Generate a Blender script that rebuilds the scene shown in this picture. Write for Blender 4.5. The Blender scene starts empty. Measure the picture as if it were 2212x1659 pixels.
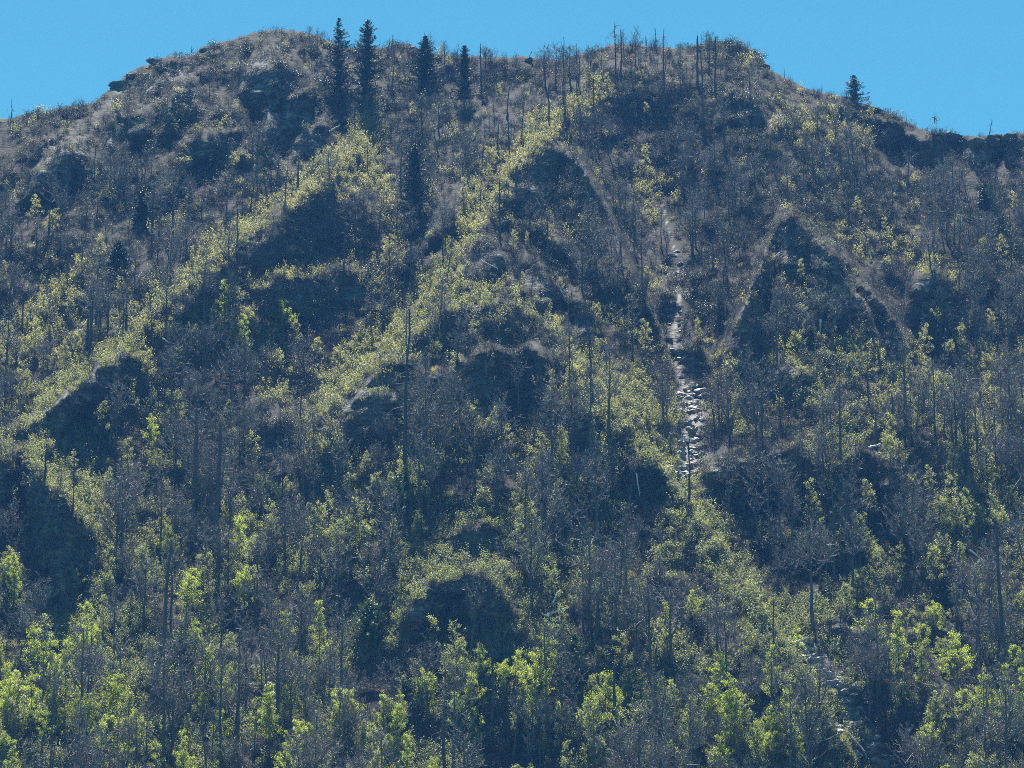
import bpy, math, random
import numpy as np
from mathutils import Vector

# ---------------------------------------------------------------- camera, light, exposure
S = bpy.context.scene
COL = S.collection
EYE = 2.0
PITCH = math.radians(14.4)
FPX = 7400.0                                    # focal length in pixels of a 2212 x 1659 view
cd = bpy.data.cameras.new('camera'); cam = bpy.data.objects.new('camera', cd); COL.objects.link(cam)
cd.sensor_width = 36.0; cd.lens = 36.0 * FPX / 2212.0
cd.clip_start = 0.5; cd.clip_end = 6000.0
cam.location = (0, 0, EYE); cam.rotation_euler = (math.pi / 2 + PITCH, 0, 0)
S.camera = cam

SUN_EL, SUN_AZ = math.radians(66), math.radians(-6)       # azimuth from +Y towards +X
w = bpy.data.worlds.new('World'); S.world = w; w.use_nodes = True
nt = w.node_tree
bg = nt.nodes['Background']; bg.inputs['Strength'].default_value = 0.052
sky = nt.nodes.new('ShaderNodeTexSky'); sky.sky_type = 'NISHITA'; sky.sun_disc = False
sky.sun_elevation = SUN_EL; sky.sun_rotation = SUN_AZ
sky.altitude = 1500; sky.air_density = 1.0; sky.dust_density = 0.2; sky.ozone_density = 3.0
tint = nt.nodes.new('ShaderNodeMix'); tint.data_type = 'RGBA'; tint.blend_type = 'MULTIPLY'; tint.inputs['Factor'].default_value = 1.0
tint.inputs[7].default_value = (0.46, 1.10, 0.98, 1)                # a clear, slightly cyan mountain sky
nt.links.new(sky.outputs[0], tint.inputs[6]); nt.links.new(tint.outputs[2], bg.inputs['Color'])
sd = bpy.data.lights.new('sun', 'SUN'); sd.energy = 5.0; sd.angle = math.radians(0.5); sd.color = (1.0, 0.95, 0.86)
sun = bpy.data.objects.new('sun', sd); COL.objects.link(sun)
sdir = Vector((math.sin(SUN_AZ) * math.cos(SUN_EL), math.cos(SUN_AZ) * math.cos(SUN_EL), math.sin(SUN_EL)))
sun.rotation_euler = (-sdir).to_track_quat('-Z', 'Y').to_euler(); sun.location = (0, 600, 700)
S.view_settings.view_transform = 'Standard'; S.view_settings.look = 'None'
S.view_settings.exposure = 1.42; S.view_settings.gamma = 1.0
S.render.film_transparent = False
S.cycles.pixel_filter_type = 'BLACKMAN_HARRIS'; S.cycles.filter_width = 1.0
cy = S.cycles
cy.max_bounces = 6; cy.diffuse_bounces = 3; cy.glossy_bounces = 2; cy.transmission_bounces = 3; cy.volume_bounces = 1
cy.transparent_max_bounces = 4; cy.use_denoising = False
cy.sample_clamp_indirect = 4.0

HAZE_DENSITY, HAZE_COLOUR = 0.000082, (0.12, 0.40, 1.0)

rng = np.random.default_rng(7)
random.seed(7)
CP, SP = math.cos(PITCH), math.sin(PITCH)

# ---------------------------------------------------------------- helpers
def uw(px, py):
    dx = (np.asarray(px, float) - 1106.0) / FPX; dv = (829.5 - np.asarray(py, float)) / FPX
    q = CP - dv * SP
    return dx / q, (SP + dv * CP) / q

def pix(x, y, z):
    fy = y * CP + (z - EYE) * SP
    return 1106.0 + FPX * x / fy, 829.5 - FPX * (-y * SP + (z - EYE) * CP) / fy

def link(o): COL.objects.link(o); return o

def tag(o, label=None, cat=None, group=None, kind=None):
    if label: o['label'] = label
    if cat: o['category'] = cat
    if group: o['group'] = group
    if kind: o['kind'] = kind
    return o

def node(nt, typ, **kw):
    n = nt.nodes.new(typ)
    for k, v in kw.items(): setattr(n, k, v)
    return n

def new_mat(name):
    m = bpy.data.materials.new(name); m.use_nodes = True
    return m, m.node_tree, m.node_tree.nodes['Principled BSDF'], m.node_tree.nodes['Material Output']

def ramp_rand(nt, cols, obj_random=True):
    """colour picked per object / instance and broken up by noise in object space"""
    inf = node(nt, 'ShaderNodeObjectInfo')
    tc = node(nt, 'ShaderNodeTexCoord'); nz = node(nt, 'ShaderNodeTexNoise'); nz.inputs['Scale'].default_value = 0.55
    nz.inputs['Detail'].default_value = 3
    nt.links.new(tc.outputs['Object'], nz.inputs['Vector'])
    ma = node(nt, 'ShaderNodeMath', operation='MULTIPLY'); ma.inputs[1].default_value = 0.6
    nt.links.new(inf.outputs['Random'], ma.inputs[0])
    mb = node(nt, 'ShaderNodeMath', operation='MULTIPLY_ADD'); mb.inputs[1].default_value = 0.9
    nt.links.new(nz.outputs['Fac'], mb.inputs[0])
    mc = node(nt, 'ShaderNodeMath', operation='SUBTRACT'); mc.inputs[1].default_value = 0.25
    nt.links.new(ma.outputs[0], mc.inputs[0]); nt.links.new(mc.outputs[0], mb.inputs[2])
    cr = node(nt, 'ShaderNodeValToRGB')
    e = cr.color_ramp.elements
    while len(e) < len(cols): e.new(0.5)
    for i, c in enumerate(cols):
        e[i].position = i / (len(cols) - 1); e[i].color = (*c, 1)
    nt.links.new(mb.outputs[0], cr.inputs['Fac'])
    return cr.outputs['Color']

def leaf_mat(name, cols, trans=1.6, rough=0.55, spec=0.3, tfac=0.5, low=None):
    m, nt, p, out = new_mat(name)
    c = ramp_rand(nt, cols)
    if low:                                    # further into leaf lower down the mountain
        inf = node(nt, 'ShaderNodeObjectInfo'); sx = node(nt, 'ShaderNodeSeparateXYZ'); nt.links.new(inf.outputs['Location'], sx.inputs[0])
        mr = node(nt, 'ShaderNodeMapRange'); mr.inputs['From Min'].default_value = 110; mr.inputs['From Max'].default_value = 230
        mr.inputs['To Min'].default_value = 1; mr.inputs['To Max'].default_value = 0
        nt.links.new(sx.outputs['Z'], mr.inputs['Value'])
        mm = node(nt, 'ShaderNodeMix', data_type='RGBA'); nt.links.new(mr.outputs[0], mm.inputs[0]); nt.links.new(c, mm.inputs[6])
        nt.links.new(ramp_rand(nt, low), mm.inputs[7]); c = mm.outputs[2]
    nt.links.new(c, p.inputs['Base Color'])
    p.inputs['Roughness'].default_value = rough; p.inputs['Specular IOR Level'].default_value = spec
    tr = node(nt, 'ShaderNodeBsdfTranslucent')
    hs = node(nt, 'ShaderNodeMix', data_type='RGBA', blend_type='MULTIPLY'); hs.inputs['Factor'].default_value = 1
    hs.inputs[7].default_value = (trans, trans, trans * 0.8, 1)
    nt.links.new(c, hs.inputs[6]); nt.links.new(hs.outputs[2], tr.inputs['Color'])
    mx = node(nt, 'ShaderNodeMixShader'); mx.inputs[0].default_value = tfac
    nt.links.new(p.outputs[0], mx.inputs[1]); nt.links.new(tr.outputs[0], mx.inputs[2])
    nt.links.new(mx.outputs[0], out.inputs['Surface'])
    return m

def bark_mat(name, cols, rough=0.75, spec=0.3):
    m, nt, p, out = new_mat(name)
    nt.links.new(ramp_rand(nt, cols), p.inputs['Base Color'])
    p.inputs['Roughness'].default_value = rough; p.inputs['Specular IOR Level'].default_value = spec
    return m

def rock_mat(name, cols, rough=0.6, spec=0.4, scale=1.2, coat=0.0):
    m, nt, p, out = new_mat(name)
    tc = node(nt, 'ShaderNodeTexCoord'); mp = node(nt, 'ShaderNodeMapping'); mp.inputs['Scale'].default_value = (1, 1, 3)
    nt.links.new(tc.outputs['Object'], mp.inputs['Vector'])
    nz = node(nt, 'ShaderNodeTexNoise'); nz.inputs['Scale'].default_value = scale; nz.inputs['Detail'].default_value = 8
    nt.links.new(mp.outputs[0], nz.inputs['Vector'])
    cr = node(nt, 'ShaderNodeValToRGB'); e = cr.color_ramp.elements
    while len(e) < len(cols): e.new(0.5)
    for i, c in enumerate(cols):
        e[i].position = 0.3 + 0.4 * i / (len(cols) - 1); e[i].color = (*c, 1)
    nt.links.new(nz.outputs['Fac'], cr.inputs['Fac']); nt.links.new(cr.outputs['Color'], p.inputs['Base Color'])
    bp = node(nt, 'ShaderNodeBump'); bp.inputs['Strength'].default_value = 0.6; bp.inputs['Distance'].default_value = 0.25
    nt.links.new(nz.outputs['Fac'], bp.inputs['Height']); nt.links.new(bp.outputs[0], p.inputs['Normal'])
    p.inputs['Roughness'].default_value = rough; p.inputs['Specular IOR Level'].default_value = spec
    return m

M = dict(  
    bark=bark_mat('bark', [(0.045, 0.04, 0.036), (0.12, 0.108, 0.098), (0.07, 0.062, 0.056)], 0.85, 0.15),
    twig=bark_mat('twig', [(0.15, 0.125, 0.115), (0.27, 0.235, 0.22), (0.19, 0.165, 0.155)], rough=0.6, spec=0.22),
    brushtwig=bark_mat('shrub_twigs', [(0.07, 0.055, 0.055), (0.135, 0.11, 0.105), (0.095, 0.078, 0.076)], rough=0.65, spec=0.15),
    dead=bark_mat('dead_wood', [(0.04, 0.034, 0.032), (0.11, 0.095, 0.085), (0.06, 0.052, 0.048)], rough=0.7, spec=.2),
    bleached=bark_mat('bleached_wood', [(0.55, 0.50, 0.43), (0.75, 0.71, 0.64), (0.6, 0.55, 0.48)], rough=0.45, spec=0.5),
    needle=leaf_mat('spruce_needles', [(0.012, 0.024, 0.014), (0.028, 0.046, 0.024), (0.02, 0.034, 0.018)], 0.8, 0.5, 0.35, 0.2),
    hemlock=leaf_mat('hemlock_needles', [(0.03, 0.06, 0.02), (0.07, 0.11, 0.03), (0.045, 0.08, 0.025)], 1.3, 0.45, 0.4, 0.35),
    spring=leaf_mat('spring_leaves', [(0.085, 0.115, 0.026), (0.26, 0.305, 0.045), (0.14, 0.18, 0.032)], 2.2, 0.5, 0.35, 0.6),
    budding=leaf_mat('budding_leaves', [(0.14, 0.135, 0.065), (0.26, 0.25, 0.105), (0.185, 0.185, 0.08)], 2.1, 0.5, 0.35, 0.62, low=[(0.085, 0.10, 0.05), (0.18, 0.205, 0.08), (0.125, 0.145, 0.06)]),
    laurel=leaf_mat('laurel_leaves', [(0.022, 0.034, 0.018), (0.055, 0.07, 0.03), (0.035, 0.05, 0.025)], 1.0, 0.5, 0.45, 0.15),
    evergreen=leaf_mat('evergreen_leaves', [(0.02, 0.032, 0.018), (0.05, 0.062, 0.03), (0.032, 0.045, 0.025)], 1.0, 0.6, 0.3, 0.15),
    brushleaf=leaf_mat('shrub_leaves', [(0.035, 0.04, 0.022), (0.085, 0.085, 0.035), (0.05, 0.055, 0.03)], 1.2, 0.55, 0.3, 0.3),
    grass=leaf_mat('dry_grass', [(0.16, 0.165, 0.06), (0.27, 0.26, 0.10), (0.2, 0.21, 0.065)], 1.9, 0.5, 0.3, 0.5),
    wetrock=rock_mat('wet_rock', [(0.10, 0.095, 0.09), (0.24, 0.225, 0.21), (0.32, 0.30, 0.27)], 0.5, 0.35, 1.4),
    rock=rock_mat('grey_rock', [(0.06, 0.058, 0.055), (0.14, 0.132, 0.12), (0.17, 0.16, 0.145)], 0.85, 0.12, 0.8),
)

# ---------------------------------------------------------------- value noise
def vnoise(x, y, seed):
    xi = np.floor(x).astype(np.int64); yi = np.floor(y).astype(np.int64)
    fx = x - xi; fy = y - yi
    fx = fx * fx * (3 - 2 * fx); fy = fy * fy * (3 - 2 * fy)
    def h(a, b):
        n = (a * 374761393 + b * 668265263 + seed * 974634777) & 0x7fffffff
        n = ((n ^ (n >> 13)) * 1274126177) & 0x7fffffff
        return ((n ^ (n >> 16)) & 0xffff) / 65535.0
    return (h(xi, yi) * (1 - fx) + h(xi + 1, yi) * fx) * (1 - fy) + (h(xi, yi + 1) * (1 - fx) + h(xi + 1, yi + 1) * fx) * fy - 0.5

def fbm(x, y, seed, octv=4, gain=0.5):
    s = 0; a = 1.0
    for i in range(octv):
        s = s + a * vnoise(x * 2 ** i, y * 2 ** i, seed + i * 17); a *= gain
    return s

def polydist(px, py, poly):
    px = np.asarray(px, float); py = np.asarray(py, float)
    d = np.full(np.broadcast(px, py).shape, 1e9)
    for (ax, ay), (bx, by) in zip(poly[:-1], poly[1:]):
        vx, vy = bx - ax, by - ay
        t = np.clip(((px - ax) * vx + (py - ay) * vy) / (vx * vx + vy * vy), 0, 1)
        d = np.minimum(d, np.hypot(px - ax - t * vx, py - ay - t * vy))
    return d

def strip(px, py, poly, wd): return np.exp(-(polydist(px, py, poly) / wd) ** 2)
def blob(px, py, pts):
    s = np.zeros(np.shape(px))
    for a, b, r in pts: s = np.maximum(s, np.exp(-(((px - a) / r) ** 2 + ((py - b) / r) ** 2)))
    return s

# ---------------------------------------------------------------- the mountain
SKY = [(-900, 330), (-500, 310), (-200, 285), (0, 262), (60, 247), (110, 238), (200, 224), (226, 203), (240, 186), (285, 154), (300, 148), (345, 126),
       (420, 116), (436, 101), (500, 84), (560, 68), (640, 66), (690, 78), (730, 100), (790, 108), (850, 98), (880, 95), (930, 116), (1000, 120), (1060, 122),
       (1140, 121), (1165, 128), (1210, 132), (1270, 112), (1340, 94), (1400, 99), (1450, 103), (1500, 99), (1545, 88), (1600, 95), (1640, 114),
       (1662, 148), (1690, 165), (1740, 192), (1800, 205), (1850, 220), (1905, 236), (1960, 266), (2020, 288), (2060, 289), (2090, 293),
       (2112, 296), (2150, 290), (2212, 288), (2500, 305), (3100, 330)]
SKX = np.array([p[0] for p in SKY], float); SKY_ = np.array([p[1] for p in SKY], float)
# steep faces: crest line, height of the wall below it in view pixels, steepness
SCARP = [
    ([(215, 215), (290, 160), (350, 135), (420, 150)], 60, .8), ([(505, 165), (560, 150), (640, 150)], 100, 1.),
    ([(560, 280), (600, 230), (680, 190)], 70, 1.), ([(625, 310), (660, 275), (715, 262)], 45, 1.), ([(355, 230), (390, 195), (430, 195)], 90, .9),
    ([(225, 290), (270, 250), (325, 245)], 80, 1.), ([(50, 400), (110, 340), (200, 305)], 75, 1.), ([(370, 350), (440, 300), (540, 285)], 75, .9),
    ([(60, 350), (140, 285), (225, 235)], 55, .6), ([(0, 470), (60, 400), (130, 375)], 50, .7),
    ([(480, 560), (540, 500), (620, 445), (700, 390), (790, 440), (850, 520)], 90, .3), ([(330, 720), (420, 625), (520, 560)], 45, .7),
    ([(540, 640), (640, 590), (760, 600), (830, 640)], 70, .6),
    ([(10, 955), (80, 900), (150, 842), (205, 802), (245, 785), (285, 765), (325, 830)], 66, 1.05),
    ([(-60, 985), (0, 985), (60, 1000), (140, 1080), (215, 1190), (235, 1240)], 190, .85),
    ([(1075, 430), (1120, 365), (1180, 325), (1250, 365), (1320, 430), (1350, 500)], 115, .7),
    ([(985, 590), (1010, 545), (1060, 530), (1100, 560)], 70, .9), ([(1090, 590), (1130, 560), (1210, 620), (1300, 700)], 80, .85),
    ([(870, 740), (960, 675), (1080, 648), (1200, 735)], 80, .55),
    ([(630, 1010), (700, 900), (790, 830), (880, 790), (960, 800), (1050, 770), (1150, 780), (1235, 790)], 130, 1.),
    ([(1140, 890), (1200, 870), (1320, 905)], 60, .8),
    ([(1555, 750), (1600, 660), (1645, 565), (1675, 490), (1712, 460), (1750, 510), (1775, 580)], 150, .8),
    ([(1735, 520), (1800, 560), (1860, 640), (1905, 720)], 110, .9), ([(1840, 585), (1900, 640), (1955, 720)], 90, .85),
    ([(1960, 610), (2020, 590), (2070, 650)], 85, .9), ([(1400, 660), (1440, 640), (1490, 690), (1520, 760)], 120, .7),
    ([(1545, 240), (1600, 203), (1665, 240)], 60, 1.), ([(1950, 285), (2020, 293), (2100, 296), (2230, 292)], 72, 1.35), ([(1780, 215), (1850, 230), (1960, 275)], 40, .9),
    ([(1625, 835), (1700, 810), (1800, 800)], 60, .9), ([(1825, 815), (1870, 790), (1900, 820)], 45, .9),
    ([(1510, 1010), (1560, 995), (1630, 1000)], 90, .95), ([(1600, 985), (1680, 965), (1760, 965)], 70, .9), ([(1790, 985), (1870, 975), (1960, 1020)], 120, .9),
    ([(960, 1160), (990, 1135), (1040, 1122), (1085, 1150), (1095, 1180)], 58, 1.05),
    ([(830, 1415), (870, 1330), (930, 1268), (1000, 1235), (1050, 1232), (1095, 1290), (1130, 1370), (1150, 1420)], 135, 1.05),
    ([(530, 890), (580, 870), (640, 900)], 110, .7), ([(410, 840), (470, 820), (530, 840)], 70, .8), ([(1360, 1240), (1420, 1235), (1500, 1260)], 60, .8),
    ([(1540, 1480), (1620, 1465), (1690, 1480)], 45, .8), ([(1230, 1430), (1280, 1410), (1330, 1440)], 60, .8), ([(1780, 1350), (1840, 1330), (1900, 1350)], 50, .8),
]
SPUR = [   # crest line, metres it stands forward, how far down (pixels) that fades
    ([(0, 955), (14, 944), (128, 873), (205, 800), (269, 746), (369, 647), (468, 561), (567, 490), (666, 405), (730, 345), (775, 300), (800, 330), (835, 430), (865, 570)], 15, 430),
    ([(640, 960), (709, 873), (808, 774), (879, 690), (978, 576), (1035, 490), (1092, 391), (1134, 335), (1180, 308), (1250, 362), (1310, 445), (1350, 540), (1400, 650), (1440, 760), (1475, 870)], 17, 520),
    ([(700, 960), (790, 830), (870, 740), (960, 672), (1080, 645), (1180, 705), (1260, 800), (1350, 925), (1440, 1020), (1515, 1125), (1600, 1250), (1675, 1360), (1730, 1450), (1785, 1540), (1840, 1630), (1880, 1710)], 12, 620),
    ([(1535, 800), (1570, 740), (1610, 650), (1645, 560), (1675, 485), (1712, 458), (1760, 500), (1830, 560), (1900, 640), (1960, 720), (2010, 800), (2080, 910), (2130, 1040)], 14, 430),
    ([(1480, 430), (1560, 310), (1700, 262), (1850, 292), (1950, 400), (2080, 610)], 7, 260),
    ([(300, 215), (340, 190), (480, 140), (640, 140), (700, 240), (745, 330)], 7, 330),
    ([(40, 960), (100, 955), (170, 1030), (230, 1130), (300, 1230), (380, 1400)], 6, 500)]
RIDGE = [([(790, 230), (720, 390), (560, 500), (270, 740), (30, 940)], 10, 190),
         ([(1290, 190), (1130, 330), (1050, 480), (1030, 640), (1050, 780), (1050, 1100), (1040, 1240)], 16, 310),
         ([(1100, 700), (1300, 900), (1560, 1150), (1800, 1500)], 11, 190), ([(1600, 100), (1700, 430), (1740, 800), (1800, 1000)], 14, 260),
         ([(600, 60), (400, 250), (150, 480), (-100, 700)], 10, 240)]
STREAM1 = [(1430, 440), (1440, 480), (1462, 560), (1468, 640), (1455, 740), (1470, 800), (1490, 880), (1500, 940), (1480, 1030)]
STREAM2 = [(1718, 1388), (1762, 1428), (1812, 1488), (1838, 1548), (1858, 1595), (1896, 1660), (1930, 1740)]
GULLY = [([(1380, 330)] + STREAM1 + [(1610, 1190), (1680, 1310)] + STREAM2, 10, 120), ([(850, 250), (820, 500), (700, 750), (600, 980), (560, 1200)], 9, 190),
         ([(2000, 400), (2100, 700), (2150, 1000), (2200, 1400)], 10, 190), ([(60, 600), (20, 800), (-100, 1000)], 8, 160)]

def base_depth(px, py):
    u, w_ = uw(px, py)
    return 385.5 / (0.8264 - w_)

def scarp_fields(px, py):
    b = np.zeros(np.broadcast(px, py).shape); wall = np.zeros_like(b); foot = np.zeros_like(b)
    u, w_ = uw(px, py)
    per = 385.5 / (0.8264 - w_) ** 2 * 1.07 / FPX                       # depth gained per pixel upwards
    for poly, h, k in SCARP:
        xs = [p[0] for p in poly]; ys = [p[1] for p in poly]
        wob = 40 * vnoise(px / 60.0, py / 200.0, 4) + 26 * vnoise(px / 23.0, py / 60.0, 5) + 13 * vnoise(px / 8.0, py / 60.0, 6)
        d = py - np.interp(px, xs, ys) - wob
        h = h * (1 + .9 * vnoise(px / 45.0, px * 0, 8)); e = 0.22 * (xs[-1] - xs[0])
        side = np.clip((px - xs[0] + 6) / e, 0, 1) * np.clip((xs[-1] + 6 - px) / e, 0, 1)
        low = np.clip(1 - d / h, 0, 1); up = np.clip(1 + d / (0.22 * h + 5), 0, 1)
        r = np.where(d > 0, low, up * up * (3 - 2 * up)) * side
        b = np.maximum(b, r * per * h * k * 0.72)
        wl = np.clip(d / 5, 0, 1) * np.clip((h * 0.95 - d) / (0.2 * h), 0, 1) * side * min(1, k)
        wall = np.maximum(wall, wl)
        foot = np.maximum(foot, np.clip(d / 8, 0, 1) * np.clip((h * 1.25 + 30 - d) / 40, 0, 1) * np.clip(side * 2, 0, 1) * min(1, k))
    return b, wall, foot

def depth(px, py):
    px = np.asarray(px, float); py = np.asarray(py, float)
    Y0 = base_depth(px, py); u, w_ = uw(px, py); x = u * Y0; z = w_ * Y0
    Y = Y0.copy()
    for poly, a, wd in RIDGE: Y -= a * np.clip(1 - polydist(px, py, poly) / wd, 0, 1) ** 1.3
    for poly, a, wd in GULLY: Y += a * np.exp(-(polydist(px, py, poly) / wd) ** 2)
    for poly, a, dec in SPUR:
        xs = [p[0] for p in poly]; ys = [p[1] for p in poly]
        d = py - np.interp(px, xs, ys) - 22 * vnoise(px / 50.0, py / 200.0, 14) - 8 * vnoise(px / 15.0, py / 90.0, 15)
        e = 0.1 * (xs[-1] - xs[0]); side = np.clip((px - xs[0]) / e, 0, 1) * np.clip((xs[-1] - px) / e, 0, 1)
        up = np.clip(1 + d / 24, 0, 1)
        Y -= a * side * np.where(d > 0, np.clip(1 - d / dec, 0, 1) ** 1.15, up * up)
    b, wall, foot = scarp_fields(px, py)
    Y -= b
    n = fbm(x / 34, z / 26, 1, 3) * 9 + fbm(x / 9, z / 6, 2, 3) * 2.6
    q = (px + py) / 1.414; t = (px - py) / 1.414                  # ribs falling to the lower left, and to the lower right
    Y += 11 * vnoise(q / 34.0, t / 300.0, 41) * np.clip(blob(px, py, [(250, 280, 300), (560, 190, 220), (900, 560, 160)]) * 1.4, 0, 1)
    Y += 7.0 * vnoise(t / 32.0, q / 300.0, 42) * np.clip(blob(px, py, [(1820, 600, 220), (1280, 620, 200), (1900, 330, 160)]) * 1.4, 0, 1)
    sd_ = np.minimum(polydist(px, py, STREAM1[4:]), polydist(px, py, STREAM2))   # the stream bed goes down in steps
    f = (py + 17 * vnoise(px / 14.0, py / 40.0, 51) + 22 * vnoise(px / 60.0, py / 70.0, 52)) / 21.0; f = f - np.floor(f)
    Y += 1.5 * np.where(f < .75, f / .75 - .5, (1 - f) * 4 - .5) * np.exp(-(sd_ / 30) ** 2) * -1
    ledges = fbm(x / 14 + 0.3 * z, z / 1.7, 3, 2) * 1.3
    Y += n + ledges * (0.25 + 1.0 * wall)
    Y += (fbm(x / 3.6, z / 2.0, 61, 3) * 1.5 + fbm(x / 9.0, z / 5.0, 62, 2) * 2.0) * wall       # broken rock on the faces
    return Y

def ground(px, py):
    Y = depth(px, py); u, w_ = uw(px, py)
    return np.stack([u * Y, Y, EYE + w_ * Y], -1)

def stream_dist(px, py): return np.minimum(polydist(px, py, STREAM1), polydist(px, py, STREAM2))
WETS = [(570, 1485, 40), (1495, 930, 60), (575, 1500, 30)]

def build_mountain():
    gx = np.concatenate([np.linspace(-900, -120, 40, endpoint=False), np.arange(-120, 2334, 5.0), np.linspace(2334, 3100, 40)])
    nt_ = 330
    t = np.linspace(0, 1, nt_)
    sk = np.interp(gx, SKX, SKY_) + 5 * vnoise(gx / 14, gx * 0, 91) + 3 * vnoise(gx / 6, gx * 0, 92)
    PX = np.repeat(gx[None], nt_, 0); PY = 2150 + (sk[None] - 2150) * t[:, None]
    P = ground(PX, PY)
    b, wall, foot = scarp_fields(PX, PY)
    sdist = stream_dist(PX, PY)
    wet = np.clip(1.4 - sdist / np.interp(PY, [560, 800, 870], [1, 9, 34]), 0, 1)
    for a, c, r in WETS: wet = np.maximum(wet, np.clip(1.5 - np.hypot(PX - a, PY - c) / r, 0, 1))
    crest = P[-1]
    low = P[0]
    back = []
    for dy, fz in ((4, -.6), (12, -3), (30, -14), (90, -70), (200, -150), (420, -320)):
        q = crest.copy(); q[:, 1] += dy; q[:, 2] = np.maximum(crest[:, 2] + fz, -1.0) ; back.append(q)
    front = []
    for f, zz in ((.9, .55), (.78, .28), (.6, .1), (.4, .03), (.2, 0), (-.3, 0)):
        q = low.copy(); q[:, 1] = low[:, 1] * f; q[:, 2] = low[:, 2] * zz; front.insert(0, q)
    rows = np.concatenate([np.stack(front), P, np.stack(back)])
    nr, nc = rows.shape[:2]
    z0 = np.zeros((6, nc))
    wall = np.concatenate([z0, wall, z0]); wet = np.concatenate([z0, wet, z0])
    me = bpy.data.meshes.new('mountainside')
    V = rows.reshape(-1, 3).astype(np.float32)
    i = np.arange(nr - 1)[:, None] * nc + np.arange(nc - 1)[None]
    F = np.stack([i, i + 1, i + nc + 1, i + nc], -1).reshape(-1, 4)
    set_mesh(me, V, F)
    for nm, arr in (('rockiness', wall), ('wetness', wet)):
        a = me.attributes.new(nm, 'FLOAT', 'POINT'); a.data.foreach_set('value', arr.reshape(-1).astype(np.float32))
    me.polygons.foreach_set('use_smooth', np.ones(len(F), bool))
    o = link(bpy.data.objects.new('hill', me)); tag(o, kind='structure')
    # earth, leaf litter, layered rock, wet slabs
    m, nt, p, out = new_mat('hillside_ground')
    tc = node(nt, 'ShaderNodeTexCoord')
    n1 = node(nt, 'ShaderNodeTexNoise'); n1.inputs['Scale'].default_value = 0.35; n1.inputs['Detail'].default_value = 9
    n2 = node(nt, 'ShaderNodeTexNoise'); n2.inputs['Scale'].default_value = 0.8; n2.inputs['Detail'].default_value = 8
    mp = node(nt, 'ShaderNodeMapping'); mp.inputs['Scale'].default_value = (0.5, 0.5, 2.2); mp.inputs['Rotation'].default_value = (0, 0.3, 0)
    nt.links.new(tc.outputs['Object'], n1.inputs['Vector']); nt.links.new(tc.outputs['Object'], mp.inputs['Vector']); nt.links.new(mp.outputs[0], n2.inputs['Vector'])
    def rampn(src, cols, lo=.3, hi=.7):
        cr = node(nt, 'ShaderNodeValToRGB'); e = cr.color_ramp.elements
        while len(e) < len(cols): e.new(.5)
        for i, c in enumerate(cols): e[i].position = lo + (hi - lo) * i / (len(cols) - 1); e[i].color = (*c, 1)
        nt.links.new(src, cr.inputs['Fac']); return cr.outputs['Color']
    soil = rampn(n1.outputs['Fac'], [(.017, .014, .012), (.036, .029, .023), (.028, .03, .018), (.05, .041, .033)])
    rock = rampn(n2.outputs['Fac'], [(.025, .025, .025), (.11, .105, .095), (.27, .25, .22)])
    wetc = rampn(n2.outputs['Fac'], [(.06, .056, .052), (.14, .132, .122), (.22, .205, .19)])
    ar = node(nt, 'ShaderNodeAttribute', attribute_name='rockiness'); aw = node(nt, 'ShaderNodeAttribute', attribute_name='wetness')
    def mix(f, a, b):
        x = node(nt, 'ShaderNodeMix', data_type='RGBA'); nt.links.new(f, x.inputs[0]); nt.links.new(a, x.inputs[6]); nt.links.new(b, x.inputs[7]); return x.outputs[2]
    c = mix(aw.outputs['Fac'], mix(ar.outputs['Fac'], soil, rock), wetc)
    nt.links.new(c, p.inputs['Base Color'])
    mr = node(nt, 'ShaderNodeMapRange'); mr.inputs['To Min'].default_value = .85; mr.inputs['To Max'].default_value = .75
    nt.links.new(aw.outputs['Fac'], mr.inputs['Value']); nt.links.new(mr.outputs[0], p.inputs['Roughness'])
    ms = node(nt, 'ShaderNodeMapRange'); ms.inputs['To Min'].default_value = .08; ms.inputs['To Max'].default_value = .2
    nt.links.new(aw.outputs['Fac'], ms.inputs['Value']); nt.links.new(ms.outputs[0], p.inputs['Specular IOR Level'])
    bp = node(nt, 'ShaderNodeBump'); bp.inputs['Strength'].default_value = .8; bp.inputs['Distance'].default_value = 0.6
    nt.links.new(n2.outputs['Fac'], bp.inputs['Height']); nt.links.new(bp.outputs[0], p.inputs['Normal'])
    me.materials.append(m)
    return o

def set_mesh(me, V, F, mats=None):
    V = np.asarray(V, np.float32); F = np.asarray(F, np.int32); k = F.shape[1]
    me.vertices.add(len(V)); me.vertices.foreach_set('co', V.reshape(-1))
    me.loops.add(F.size); me.loops.foreach_set('vertex_index', F.reshape(-1))
    me.polygons.add(len(F)); me.polygons.foreach_set('loop_start', np.arange(0, F.size, k, dtype=np.int32))
    if mats is not None: me.polygons.foreach_set('material_index', np.asarray(mats, np.int32))
    me.update(calc_edges=True); me.validate()

build_mountain()

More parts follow.
